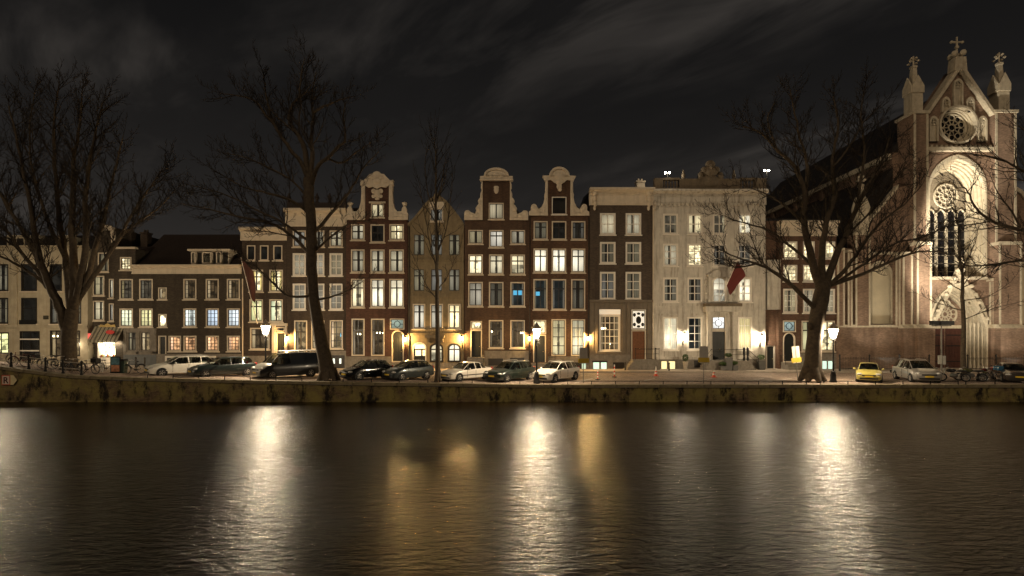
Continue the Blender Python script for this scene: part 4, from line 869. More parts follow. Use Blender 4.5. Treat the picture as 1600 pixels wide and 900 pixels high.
# ================================================================== CHURCH
def church():
    c = thing('church', 'floodlit gothic brick church with pinnacles and rose window at the right', 'church', (PX(1495), YF, 0)); c['py'] = YF
    s = YF/F
    def loop(cx, ybot, w, yspring, yapex, n=16): return [(PX(cx)+p[0], PZ(ybot)+p[1]) for p in arch(w*s, (ybot-yapex)*s, (yspring-yapex)*s, n, pointed=True)]
    def circ(cx, cy, r, n=28, dx=0.): return [(PX(cx)+dx+r*s*math.cos(2*math.pi*i/n), PZ(cy)+r*s*math.sin(2*math.pi*i/n)) for i in range(n)]
    AX = 1495
    wo, wi = loop(AX, 436, 86, 300, 249), loop(AX, 432, 64, 302, 262)
    po, pi = loop(AX, 577, 84, 505, 446), loop(AX, 577, 62, 507, 464)
    ro, ri = circ(AX, 196, 28), circ(AX, 196, 22)
    # front wall with its three openings
    out = [(PX(x), PZ(y)) for x, y in [(1440, GND), (1550, GND), (1550, 180), (AX+50, 180), (AX, 105), (AX-50, 180), (1440, 180)]]
    loops = [out, wo, po, ro]; flat = [p for l in loops for p in l]
    tri = tessellate_polygon([[Vector((p[0], p[1], 0)) for p in l] for l in loops])
    mb = MB(); mb.add([(p[0], YF, p[1]) for p in flat], [t if _ccw(flat, t) else t[::-1] for t in tri])
    n = len(out); mb.add([(p[0], YF, p[1]) for p in out]+[(p[0], YF+1.5, p[1]) for p in out], [(i, (i+1) % n, (i+1) % n+n, i+n) for i in range(n)])
    mb.obj('front_wall', BR_CH, c, rel=True)
    # splayed stone reveals, stepped into orders
    def reveal(name, a, b, d, orders):
        mb = MB(); m = len(a); prev = [(p[0], YF, p[1]) for p in a]
        for k in range(1, orders+1):
            t = k/orders; cur = [(lerp(p[0], q[0], t), lerp(p[1], q[1], t)) for p, q in zip(a, b)]
            dd = d*t; mid = [(p[0], YF+dd, p[2]) for p in prev]; nxt = [(p[0], YF+dd, p[1]) for p in cur]
            for A_, B_ in ((prev, mid), (mid, nxt)):
                mb.add(A_+B_, [(i, i+m, (i+1) % m+m, (i+1) % m) for i in range(m)])
            prev = nxt
        return mb.obj(name, CHST, c, rel=True)
    reveal('window_reveal', wo, wi, 1.3, 5); reveal('portal_reveal', po, pi, 1.5, 6); reveal('rose_reveal', ro, ri, .6, 3)
    # moulded surround rings, proud of the brick
    def hood(a, f, y0, y1, name):
        cx = sum(p[0] for p in a)/len(a); cz = min(p[1] for p in a)
        b = [((p[0]-cx)*(1+f)+cx, (p[1]-cz)*(1+f*.55)+cz) for p in a]; return MB().ring(b, a, YF+y0, YF+y1).obj(name, CHST, c, rel=True)
    hood(wo, .07, -.10, .02, 'window_hood'); MB().ring(circ(AX, 196, 30.5), circ(AX, 196, 27.6), YF-.28, YF+.02).obj('rose_ring', CHST, c, rel=True)
    # rose tracery
    def rose(name, cx, cy, r, Y, petals, parent=None):
        X, Z = PX(cx), PZ(cy); rr = r*s; mb = MB()
        def tor(x, z, ra, th, n=14): mb.tube([(x+ra*math.cos(2*math.pi*i/n), Y, z+ra*math.sin(2*math.pi*i/n)) for i in range(n+1)], th, 5, cap=False)
        tor(X, Z, rr*.97, .09, 24); tor(X, Z, rr*.24, .08)
        for k in range(petals):
            a = 2*math.pi*k/petals
            mb.tube([(X+rr*.24*math.cos(a), Y, Z+rr*.24*math.sin(a)), (X+rr*.66*math.cos(a), Y, Z+rr*.66*math.sin(a))], .055, 5)
            a2 = a+math.pi/petals; tor(X+rr*.72*math.cos(a2), Z+rr*.72*math.sin(a2), rr*.2, .05, 10)
        o = mb.obj(name, CHST, c, rel=True); return o
    rose('rose_tracery', AX, 196, 22, YF+.6, 10)
    GL = mat('dark_leaded_glass', (.012, .012, .014), .25, var=.5, scale=3.)
    MB().prism(circ(AX, 196, 22.4), YF+.72, YF+.76).obj('rose_glass', GL, c, rel=True)
    # big window: four lights under a tracery wheel
    YW = YF+1.3
    rose('window_wheel', AX, 301, 19.5, YW, 12)
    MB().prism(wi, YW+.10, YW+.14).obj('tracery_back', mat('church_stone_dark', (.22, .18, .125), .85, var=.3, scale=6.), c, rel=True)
    mb = MB(); w4 = 16
    for k in range(5): x = PX(AX-32+w4*k); mb.box(x-.11, x+.11, YW-.12, YW+.12, PZ(432), PZ(328))
    for k in range(4):
        cxk = AX-32+w4*(k+.5); lp = loop(cxk, 340, 15, 335, 322, 10)[2:]
        mb.tube([(p[0], YW, p[1]) for p in lp], .08, 5)
    mb.obj('mullions', CHST, c, rel=True)
    for k in range(4):
        cxk = AX-32+w4*(k+.5); MB().prism(loop(cxk, 431, 13.5, 336, 324, 10), YW+.04, YW+.085).obj('pane', GL, c, rel=True)
        mbb = MB()
        for y in range(344, 430, 13): mbb.box(PX(cxk-6.7), PX(cxk+6.7), YW+.0, YW+.03, PZ(y)-.035, PZ(y)+.035)
        mbb.obj('saddle_bars', mat('lead_bar', (.22, .19, .15), .6), c, rel=True)
    pbox(c, 'window_sill', 1450, 1540, 432.5, 437, -.25, 1.3, CHST)
    # gable coping, niches and cornice
    wpoly(c, 'gable_coping', [(AX-55, 182), (AX-50, 182), (AX, 110), (AX+50, 182), (AX+55, 182), (AX, 101)], -.55, .5, CHST)
    for (x, y0, y1, w) in ((AX, 166, 124, 15), (AX-19, 176, 152, 13), (AX+19, 176, 152, 13), (AX-38, 222, 182, 14), (AX+38, 222, 182, 14)):
        lo, li = loop(x, y0, w, y1+9, y1, 10), loop(x, y0, w-4.5, y1+10.5, y1+4, 10); MB().ring(lo, li, YF-.22, YF+.0).obj('blind_arch', CHST, c, rel=True)
        MB().prism(li, YF-.03, YF-.005).obj('niche_panel', CHST, c, rel=True)
        z = PZ(y1+9); mbq = MB(); [mbq.tube([(PX(x)+.2*math.cos(q*1.571+.785)+.16*math.cos(2*math.pi*i/8), YF-.12, z+.2*math.sin(q*1.571+.785)+.16*math.sin(2*math.pi*i/8)) for i in range(9)], .04, 4, cap=False) for q in range(4)]
        mbq.obj('quatrefoil', CHST, c, rel=True)
    pbox(c, 'gable_cornice', 1440, 1550, 232, 237.5, -.45, 0, CHST)
    for i in range(14): pbox(c, 'corbel', 1443+i*7.6, 1446.5+i*7.6, 228, 232, -.30, 0, CHST)
    # corner turrets
    def pinnacle(name, px, ybase, ytop, w, Y, fin=True):
        X = PX(px, Y); zb, zt = PZ(ybase, Y), PZ(ytop, Y); H = zt-zb; mb = MB(); a = w/2
        mb.box(X-a, X+a, Y-a, Y+a, zb, zb+H*.36)
        for sx, sy in ((0, -1), (0, 1), (-1, 0), (1, 0)):   # gablets on the four sides
            p = [(-a*1.08, 0), (a*1.08, 0), (a*1.08, H*.12), (0, H*.30), (-a*1.08, H*.12)]; z0 = zb+H*.32
            if sx == 0: y = Y+sy*a; mb.prism([(X+q[0], z0+q[1]) for q in p], min(y, y+sy*.12), max(y, y+sy*.12))
            else: x = X+sx*a; mb.prof([(Y+q[0], z0+q[1]) for q in p], min(x, x+sx*.12), max(x, x+sx*.12))
        mb.lathe([(a*1.2, zb+H*.36), (a*.62, zb+H*.62), (a*.5, zb+H*.78), (a*.62, zb+H*.79), (a*.62, zb+H*.82), (a*.25, zb+H*.84)], 4, (X, Y, 0))
        zf = zb+H*.83
        mb.tube([(X, Y, zf), (X, Y, zt)], .07, 5)
        for dz, rr in ((.35, .5), (.7, .3)):
            z = lerp(zf, zt, dz)
            for k in range(4): aa = k*math.pi/2+.4; mb.blob((X+a*rr*1.6*math.cos(aa), Y+a*rr*1.6*math.sin(aa), z), (.15, .15, .11), 6, 4)
        return mb.obj(name, CHST, c, rel=True)
    for (x0, x1, yt, pc, pt) in ((1421, 1443, 178, 1427, 88), (1547, 1579, 177, 1561, 82)):
        pbox(c, 'corner_pier', x0, x1, yt+3, 385, -.55, 1.6, BR_CH); pbox(c, 'pier_cap', x0-2, x1+2, yt-1, yt+3, -.72, 1.8, CHST)
        for x in (x0-.4, x1-3): pbox(c, 'quoin_strip', x, x+3.4, yt+3, 385, -.60, -.545, CHST)
        pinnacle('pinnacle', pc, yt-1, pt, 1.08, YF+.25)
    z = PZ(104); mb = MB().prism([(PX(AX)-.62, z-.6), (PX(AX)+.62, z-.6), (PX(AX)+.5, z+.75), (PX(AX)-.5, z+.75)], YF-.5, YF+.4)
    for k in range(4): a_ = k*1.571+.5; mb.blob((PX(AX)+.5*math.cos(a_), YF+.5*math.sin(a_), z+1.15), (.3, .3, .3), 7, 5)
    mb.tube([(PX(AX), YF, z+.7), (PX(AX), YF, PZ(58))], .08, 5); mb.tube([(PX(AX)-.55, YF, PZ(66)), (PX(AX)+.55, YF, PZ(66))], .09, 5)
    mb.blob((PX(AX), YF, PZ(74)), .2, 6, 4); mb.blob((PX(AX)-.55, YF, PZ(66)), .15, 6, 4); mb.blob((PX(AX)+.55, YF, PZ(66)), .15, 6, 4); mb.obj('apex_cross', CHST, c, rel=True)
    # lower buttress piers either side of the portal, with stone strips
    for (x0, x1, pr, yt) in ((1421, 1443, -.95, 385), (1547, 1581, -.95, 385), (1404, 1419, -.55, 400), (1440.5, 1449, -.3, 440), (1541.5, 1549, -.3, 440)):
        pbox(c, 'buttress', x0, x1, yt, 510, pr, 0, BR_CH); wpoly(c, 'buttress_cap', [(x0-.8, yt), (x1+.8, yt), (x1, yt-5), (x0, yt-5)], pr-.08, 0, CHST)
        for x in (x0-.4, x1-2.4): pbox(c, 'quoin_strip', x, x+2.8, yt+1, 510, pr-.05, pr+.01, CHST)
        pbox(c, 'buttress_foot', x0-2, x1+2, 512, GND, pr-.3, 0, BR_CH)
        MB().prof([(YF+pr-.3, PZ(512)), (YF+pr-.34, PZ(513)), (YF+.0, PZ(513)), (YF+.0, PZ(507)), (YF+pr, PZ(507))], PX(x0-2.4), PX(x1+2.4)).obj('plinth_cap', CHST, c, rel=True)
    # portal: steep stone gable, tympanum wheel, doors, shafts
    wpoly(c, 'portal_gable', [(1449, 512), (1454.5, 512), (AX, 428), (1535.5, 512), (1541, 512), (AX, 417)], -.38, .0, CHST)
    hood(po, .06, -.30, .02, 'portal_hood')
    for (qx, qy) in ((AX, 441), (AX-17, 474), (AX+17, 474)): MB().ring(circ(qx, qy, 4.6, 12), circ(qx, qy, 3.1, 12), YF-.22, YF-.1).obj('gable_roundel', CHST, c, rel=True)
    relief(c, 'portal_finial', [(AX, 412, 2, 6, .14), (AX-4, 411, 3, 2.5, .15), (AX+4, 411, 3, 2.5, .15), (AX, 406, 2.5, 3, .15)], -.5, CHST)
    for k in range(7):
        for sg in (-1, 1): t = (k+.7)/7.5; MB().blob((PX(AX+sg*46*t), YF-.45, PZ(416+94*t)+.12), (.22, .25, .2), 6, 4).obj('crocket', CHST, c, rel=True)
    YP = YF+1.5; MB().prism(pi, YP+.04, YP+.1).obj('tympanum', CHST, c, rel=True); rose('tympanum_wheel', AX, 490, 19, YP-.10, 12)
    pbox(c, 'lintel', AX-31, AX+31, 508, 513, 1.2, 1.55, CHST)
    for k in range(2):
        x0 = AX-30+31*k; d = pbox(c, 'door', x0, x0+29, 513, 577, 1.42, 1.5, mat('church_door', (.075, .028, .018), .6, var=.3, scale=5.))
        for i in range(6): pbox(c, 'door_board', x0+.6+i*4.8, x0+4.7+i*4.8, 515, 576, 1.38, 1.42, mat('church_door', (.075, .028, .018)), parent=d)
        for y in (523, 540, 565): pbox(c, 'hinge', x0+1, x0+27, y, y+1.6, 1.355, 1.38, IRON, parent=d)
    for sg in (-1, 1):
        for k in range(5): t = (k+.5)/5; x = PX(AX+sg*lerp(41.5, 31.5, t)); MB().lathe([(.13, PZ(577)), (.13, PZ(572)), (.085, PZ(571)), (.085, PZ(512)), (.15, PZ(506)), (.15, PZ(504))], 8, (x, YF+1.5*t-.1, 0)).obj('shaft', CHST, c, rel=True)
    # aisles: half gables, buttresses, blank plastered windows
    def aisle(xs, top, winx, name):
        h0 = []
        lp = loop(winx, 506, 36, 432, 411, 12); h0.append(lp)
        wall(c, top, BR_CH, depth=1.0, Y=YF+.35, name=name, holes=[[(p[0]*(YF+.35)/YF, EYE+(p[1]-EYE)*(YF+.35)/YF) for p in lp]], reveal=.45)
        MB().prism([(p[0]*1.016, EYE+(p[1]-EYE)*1.012) for p in lp], YF+.70, YF+.78).obj('blank_window', mat('pale_plaster', (.62, .54, .38), .8, var=.1, scale=1.), c, rel=True)
        hood([(p[0], p[1]) for p in lp], .08, .18, .36, 'blank_window_surround')
    aisle(None, [(1306, GND), (1423, GND), (1423, 290), (1406, 292), (1357, 352), (1357, 366), (1334, 366), (1334, 388), (1306, 388)], 1378, 'aisle_wall')
    wpoly(c, 'aisle_coping', [(1355, 354), (1406, 293), (1406, 287.5), (1355, 349)], .15, .75, CHST)
    for (x0, x1, yt) in ((1306, 1317, 392), (1334, 1357, 368), (1396.5, 1403.5, 400), (1322, 1329, 395)):
        pbox(c, 'aisle_buttress', x0, x1, yt, 509, -.25, .35, BR_CH); wpoly(c, 'buttress_cap', [(x0-.6, yt), (x1+.6, yt), (x1, yt-4), (x0, yt-4)], -.3, .35, CHST)
        for x in (x0, x1-2.2): pbox(c, 'quoin_strip', x-.2, x+2.4, yt+1, 509, -.30, -.24, CHST)
    pbox(c, 'aisle_plinth', 1306, 1421, 511, GND, -.15, .35, BR_CH); pbox(c, 'plinth_cap', 1305, 1421, 507.5, 511.5, -.22, .35, CHST); pbox(c, 'string_course', 1357.5, 1421, 393, 397, .15, .36, CHST)
    pinnacle('aisle_pinnacle', 1345, 366, 272, .95, YF+.35)
    aisle(None, [(1580, GND), (1700, GND), (1700, 388), (1640, 366), (1598, 300), (1580, 290)], 1604, 'aisle_wall')
    wpoly(c, 'aisle_coping', [(1580, 290), (1598, 301), (1642, 367), (1642, 362), (1600, 296), (1582, 286)], .15, .75, CHST)
    pbox(c, 'aisle_plinth', 1583, 1700, 511, GND, -.15, .35, BR_CH); pbox(c, 'plinth_cap', 1583, 1700, 507.5, 511.5, -.22, .35, CHST)
    pinnacle('aisle_pinnacle', 1650, 366, 272, .95, YF+.35); pbox(c, 'string_course', 1583, 1660, 393, 397, .15, .36, CHST)
    # nave body, clerestory, roofs
    XL, XR, XC = PX(1411), PX(1579), PX(AX); ze, zr = PZ(238, YF+1.5), PZ(142, YF+1.5); y0, y1 = YF+1.45, YF+33
    mb = MB(); mb.box(XL, XR, y0, y1, 0, ze); mb.obj('nave_wall', BR_CH, c, rel=True)
    MB().prism([(XL-.4, ze-.1), (XR+.4, ze-.1), (XC, zr)], y0+.02, y1+.5).obj('nave_roof', SLATE, c, rel=True)
    MB().box(XL-.45, XL+.05, y0+.1, y1, ze-.65, ze-.12).obj('eaves_course', CHST, c, rel=True)
    for k in range(5):
        y = y0+2.6+k*6.0; lp = [(y+p[0], 15.2+p[1]) for p in arch(2.0, 4.6, 1.7, 10, pointed=True)]
        MB().prof(lp, XL-.06, XL+.02).obj('clerestory_window', GL, c, rel=True)
        MB().box(XL-.35, XL, y+2.6, y+3.2, 11, ze-.65).obj('clerestory_pilaster', BR_CH, c, rel=True)
    xa, za, zb2 = PX(1322, 52.4), 14.6, 20.6
    MB().prism([(xa, 0), (XL, 0), (XL, zb2), (xa, za)], YF+1.36, y1).obj('aisle_body', SLATE, c, rel=True)
    return c
CHURCH = church()
# plaques on the church wall
def plaque(px0, px1, py0, py1, label):
    Y = YF-.16; o = thing('wall_plaque', label, 'plaque', (PX((px0+px1)/2, Y), Y, PZ(py1, Y)))
    MB().box(PX(px0, Y), PX(px1, Y), Y-.05, Y, PZ(py1, Y), PZ(py0, Y)).obj('board', mat('plaque_white', (.62, .57, .48), .6, var=.1), o, rel=True)
    for i, f in enumerate((.2, .4, .6, .78)):
        y = lerp(py0, py1, f); MB().box(PX(px0+1.5+(i % 2), Y), PX(px1-1.5-(i*1.3 % 2), Y), Y-.056, Y-.051, PZ(y+.7, Y), PZ(y-.3, Y)).obj('lettering_line', mat('dark_lettering', (.10, .08, .06), .7, var=.0), o, rel=True)
# the left one hangs on the aisle wall, the right one beside the portal's right buttress
plaque(1433.5-1-24, 1446-1-24, 529.5, 540, 'small white notice board on the church wall left of the portal')
plaque(1583, 1594, 529.5, 541, 'pale square plaque on the church wall at the far right edge')
# ================================================================== LAMPS
def point(name, parent, loc, power, col, radius=.12):
    l = bpy.data.lights.new(name, 'POINT'); l.energy = power*3.6; l.color = col; l.shadow_soft_size = radius
    o = link(name, l, parent); o.location = loc; return o
LAMPG = lampglass('street_lamp_glow', (1.0, .88, .66), 9.)
WALLG = lampglass('wall_lantern_glow', (1.0, .62, .20), 8.)
def street_lamp(px, Y, label, power=900):
    X = PX(px, Y); g = gz(X, Y)
    o = thing('street_lamp', label, 'street lamp', (X, Y, g), group='crown topped street lamps along the quay')
    MB().lathe([(.26, 0), (.26, .10), (.21, .18), (.20, .55), (.15, .75), (.17, .80), (.10, .86)], 8).obj('base', IRON, o, smooth=30)
    MB().lathe([(.075, .84), (.06, 1.5), (.09, 1.54), (.055, 1.6), (.045, 2.7), (.085, 2.74), (.05, 2.8), (.04, 3.15), (.09, 3.2), (.05, 3.28)], 10).obj('post', IRON, o, smooth=30)
    MB().tube([(-.28, 0, 2.95), (.28, 0, 2.95)], .018, 5).obj('ladder_bar', IRON, o)
    L_ = MB(); L_.lathe([(.16, 3.30), (.34, 3.98)], 6); L_.obj('glass', LAMPG, o)
    cg = MB()
    for k in range(6):
        a = 2*math.pi*(k+.5)/6; c_, s_ = math.cos(a), math.sin(a); cg.tube([(.165*c_, .165*s_, 3.29), (.35*c_, .35*s_, 4.0)], .016, 4)
        for q in (3.30, 3.99):
            r = .165 if q < 3.5 else .35; a2 = 2*math.pi*(k+1.5)/6; cg.tube([(r*c_, r*s_, q), (r*math.cos(a2), r*math.sin(a2), q)], .016, 4)
    for k in range(4): a = k*math.pi/2; cg.tube([(.05*math.cos(a), .05*math.sin(a), 3.12), (.2*math.cos(a), .2*math.sin(a), 3.18), (.17*math.cos(a), .17*math.sin(a), 3.3)], .02, 5)
    cg.obj('cage', IRON, o)
    hd = MB().lathe([(.37, 4.0), (.37, 4.04), (.30, 4.12), (.14, 4.30), (.14, 4.34), (.08, 4.40), (.02, 4.5)], 6).obj('hood', mat('lamp_hood', (.25, .22, .18), .5, var=.1), o)
    cr = MB()
    for k in range(12): a = 2*math.pi*k/12; cr.lathe([(.02, 0), (.045, .05), (.03, .1), (.0, .13)], 5, (.36*math.cos(a), .36*math.sin(a), 4.04))
    cr.obj('crown', mat('lamp_gilt', (.5, .4, .22), .4, metal=.4, var=.1), hd)
    point('lamp_light', o, (0, 0, 3.62), power*.74, (1.0, .80, .54), .2)
    return o
street_lamp(415, 40.6, 'lit crown-topped street lamp behind the dark van', 1000)
street_lamp(838.5, 37.4, 'lit crown-topped street lamp between the dark green estate and the white estate', 900)
street_lamp(1302, 38.3, 'lit crown-topped street lamp between the big right tree and the yellow car', 1000)
street_lamp(-30, 40.5, 'lit crown-topped street lamp just past the left edge', 650)
street_lamp(1722, 39.5, 'lit crown-topped street lamp just past the right edge', 350)
def wall_lantern(px, py, label, power=38, Y=YF, col=(1.0, .60, .21), glow=None):
    X, Z = PX(px, Y), PZ(py, Y); o = thing('wall_lantern', label, 'wall lantern', (X, Y-.42, Z-.3), group='wall lanterns beside the doors')
    MB().tube([(0, .42, -.35), (0, .3, -.42), (0, .08, -.2), (0, 0, 0)], .022, 5).tube([(0, .42, -.6), (0, .30, -.42)], .018, 5).box(-.05, .05, .38, .42, -.7, -.2).obj('bracket', IRON, o)
    MB().lathe([(.10, .02), (.17, .42)], 6).obj('glass', glow or WALLG, o)
    MB().lathe([(.19, .42), (.19, .45), (.10, .58), (.04, .62), (.03, .72)], 6).lathe([(.05, -.03), (.11, .0), (.11, .02)], 6).obj('cap', IRON, o)
    point('lantern_light', o, (0, -.02, .24), power*(5.4 if glow is None else .95), col, .07)
for (x, y, l, p) in ((451, 528, 'lit wall lantern between the yellow framed doors left of the big tree', 40), (634, 529, 'lit wall lantern beside the arched door of the red brown house', 46), (722.5, 528, 'lit wall lantern between the sandstone house and the dark door', 40),
        (827, 528, 'lit wall lantern right behind the middle street lamp', 34), (918, 528, 'lit wall lantern left of the many-paned bay window', 40)):
    wall_lantern(x, y, l, p)
WW = lampglass('white_lantern_glow', (1.0, .86, .64), 7.)
wall_lantern(1067, 524, 'bright white wall lantern between the two left windows of the cream mansion', 62, col=(1, .82, .58), glow=WW)
wall_lantern(1187.5, 526, 'bright white wall lantern right of the mansion, above the potted shrub', 120, col=(1, .82, .58), glow=WW)
wall_lantern(119, 537, 'small lit lantern on the cream house behind the leftmost tree', 14, col=(1, .78, .5), glow=WW)
# twin floodlights on the mansion roof
def roof_flood(px, py, label, Y):
    X, Z = PX(px, Y), PZ(py, Y); zb = PZ(281, Y) if Y < 51.2 else PZ(300, Y); o = thing('roof_floodlight', label, 'floodlight', (X, Y, zb), group='twin floodlights on the mansion roof')
    h = Z-zb
    MB().tube([(0, 0, -.3), (0, 0, h-.1)], .04, 6).tube([(-.25, 0, h-.1), (.25, 0, h-.1)], .03, 5).obj('mast', IRON, o)
    for dx in (-.2, .2):
        hd = MB().lathe([(.14, .16), (.15, -.02), (.13, -.03)], 10, (dx, 0, h), 'y').obj('head', IRON, o); MB().lathe([(.001, -.05), (.085, -.045), (.085, -.035)], 10, (dx, 0, h), 'y').obj('lens', emis('flood_lens', (1, .93, .78), 60.), hd)
    point('flood_light', o, (0, -.3, h), 35, (1, .88, .68), .12)
roof_flood(1043, 270, 'twin floodlight on the left end of the mansion parapet', 51.1)
roof_flood(1198, 266.5, 'twin floodlight at the right end of the mansion parapet', 51.1)
# floodlights aimed at the church
def spot(name, parent, loc, tgt, power, size, col=(1, .89, .71), blend=.7, rad=.25):
    l = bpy.data.lights.new(name, 'SPOT'); l.energy = power*2.6; l.color = col; l.spot_size = R(size); l.spot_blend = blend; l.shadow_soft_size = rad
    o = link(name, l, parent); o.location = loc; wl = parent.matrix_basis.translation+Vector(loc)
    o.rotation_euler = (Vector(tgt)-wl).to_track_quat('-Z', 'Y').to_euler(); return o
def flood_post():
    Y = 44.5; X = PX(1471, Y); zt = PZ(509, Y); o = thing('floodlight_post', 'post with three floodlights standing before the church portal', 'floodlight post', (X, Y, 0))
    MB().tube([(0, 0, 0), (0, 0, zt)], [.07, .05], 8).obj('pole', mat('grey_steel', (.22, .21, .19), .5, metal=.5), o); MB().tube([(-.85, 0, zt), (.85, 0, zt)], .04, 6).obj('crossbar', IRON, o)
    for i, dx in enumerate((-.62, .08, .68)):
        mb = MB().box(dx-.30, dx+.30, -.18, .18, zt+.06, zt+.42); hd = mb.obj('flood_head', IRON, o); MB().box(dx-.25, dx+.25, .181, .195, zt+.10, zt+.40).obj('lens', emis('church_flood_lens', (1, .9, .7), 6.), hd)
    MB().box(-.28, -.02, -.1, .06, 1.0, 1.75).obj('switch_box', mat('grey_enamel', (.35, .34, .30), .5), o)
    MB().box(.05, .3, -.1, .06, .95, 1.7).obj('switch_box', mat('grey_enamel', (.35, .34, .30), .5), o)
    tx = PX(1495)
    spot('flood_beam', o, (-.62, .32, zt+.25), (tx-.3, YF, 13), 2800, 52); spot('flood_beam', o, (.08, .32, zt+.25), (tx, YF, 17.5), 11000, 28); spot('flood_beam', o, (.68, .32, zt+.25), (tx+1.5, YF, 9), 1100, 80)
flood_post()
def added_flood(px, Y, label, tgt, power, size):  # fixtures added to brighten the church either side of the portal
    o = thing('added_ground_floodlight', label, 'floodlight', (PX(px, Y), Y, .0), group='added ground floodlights before the church')
    MB().box(-.18, .18, -.12, .12, .08, .34).obj('head', IRON, o); MB().box(-.15, .15, .121, .13, .10, .32).obj('lens', emis('church_flood_lens', (1, .9, .7), 6.), o); MB().box(-.05, .05, -.05, .05, 0, .08).obj('foot', IRON, o)
    spot('flood_beam', o, (0, .3, .3), tgt, power, size)
added_flood(1395, 46.6, 'small added ground floodlight by the fence left of the church portal', (PX(1385), YF, 12), 300, 95)
added_flood(1592, 46.6, 'small added ground floodlight by the fence right of the church portal', (PX(1592), YF, 12), 300, 95)
# ================================================================== TREES
class Tree:
    def __init__(s, seed): s.rnd = random.Random(seed); s.big = MB(); s.tw = MB()
    def grow(s, p, d, L, r, lvl, maxl, up):
        rnd = s.rnd; n = 4 if lvl < maxl else 3; pts = [p.copy()]; rr = [r]; step = L/n
        for i in range(n):
            d = (d+Vector((rnd.uniform(-.22, .22), rnd.uniform(-.22, .22), rnd.uniform(-.16, .22)+up*.10))).normalized(); p = p+d*step; pts.append(p); rr.append(max(.0130, r*(1-.68*(i+1)/n)))
        (s.big if r > .05 else s.tw).tube(pts, rr, 5 if r > .05 else 3, cap=False)
        if lvl >= maxl: return
        m = max(2, int(L/s.gap[lvl]))
        for k in range(m):
            t = (k+.6+rnd.uniform(-.3, .3))/m
            if t < .15: continue
            s.spawn(pts, rr, t, L, lvl, maxl, up)
        s.grow(pts[-1], d, L*.45, max(.006, rr[-1]), lvl+1, maxl, up)
    def spawn(s, pts, rr, t, L, lvl, maxl, up):
        rnd = s.rnd; f = t*(len(pts)-1); i = min(int(f), len(pts)-2); q = pts[i].lerp(pts[i+1], f-i); r = lerp(rr[i], rr[i+1], f-i); d = (pts[i+1]-pts[i]).normalized()
        ax = d.orthogonal().normalized(); ax.rotate(Matrix.Rotation(rnd.uniform(0, 6.283), 3, d)); nd_ = d.copy(); nd_.rotate(Matrix.Rotation(R(rnd.uniform(28, 58)), 3, ax)); nd_.z += up*.25; nd_.normalize()
        LL = max(.35, L*rnd.uniform(.30, .52)*(1-.45*t)); s.grow(q, nd_, LL, max(.0155, min(r*.70, .019*LL+.009)), lvl+1, maxl, up)
    def limb(s, pts, r0, r1, Y, dy, maxl=3, start=.18, gap=.42, up=.6, tw=1.):
        """a main limb drawn through photo positions, swinging dy metres in depth"""
        rnd = s.rnd; n = len(pts); P = []
        for i, (x, y) in enumerate(pts):
            yy = Y+dy*i/max(1, n-1)+(rnd.uniform(-.3, .3) if i else 0); P.append(Vector((PX(x, yy), yy, PZ(y, yy))))
        Q = []                                     # smooth and roughen
        for i in range(n-1):
            p0, p1, p2, p3 = P[max(i-1, 0)], P[i], P[i+1], P[min(i+2, n-1)]
            for k in range(4):
                t = k/4; q = .5*((2*p1)+(p2-p0)*t+(2*p0-5*p1+4*p2-p3)*t*t+(3*p1-p0-3*p2+p3)*t**3); Q.append(q+Vector((rnd.uniform(-1, 1), rnd.uniform(-1, 1), rnd.uniform(-.6, .6)))*(.05 if (i or k) else 0))
        Q.append(P[-1]); m = len(Q); rr = [lerp(r0*1.1, r1*1.4, (i/(m-1))**.9) for i in range(m)]
        s.big.tube(Q, rr, 8 if r0 > .2 else 6, cap=True)
        L = sum((Q[i+1]-Q[i]).length for i in range(m-1)); cnt = int(L*(1-start)/gap*tw)
        for k in range(cnt):
            t = start+(1-start)*(k+rnd.random())/max(1, cnt); s.spawn(Q, rr, t, min(6.5, max(2.2, L*.62)), 0, maxl, up)
        if r1 < .2: s.grow(Q[-1], (Q[-1]-Q[-2]).normalized(), 1.3, r1, 1, maxl, up)
    def finish(s, name, label, base, Y, group='bare trees along the quay'):
        X = PX(base[0], Y); o = thing(name, label, 'tree', (X, Y, gz(X, Y)), group=group)
        s.big.obj('trunk', BARK, o, rel=True, smooth=60); s.tw.obj('crown', TWIG, o, rel=True); return o
def foot(T, pts, rads, Y, roots=True):
    P = [(PX(x, Y), Y, PZ(y, Y)) for x, y in pts]; T.big.tube(P, rads, 12)
    T.big.blob(P[-1], rads[-1]*1.05, 12, 8); b = P[0]
    for k in range(7):
        a = k*.898+.3; T.big.tube([(b[0]+math.cos(a)*rads[0]*.45, b[1]+math.sin(a)*rads[0]*.45, b[2]+.75), (b[0]+math.cos(a)*rads[0]*.85, b[1]+math.sin(a)*rads[0]*.85, b[2]+.2), (b[0]+math.cos(a)*rads[0]*1.25, b[1]+math.sin(a)*rads[0]*1.25, b[2]-.15)], [rads[0]*.5, rads[0]*.36, rads[0]*.2], 7)
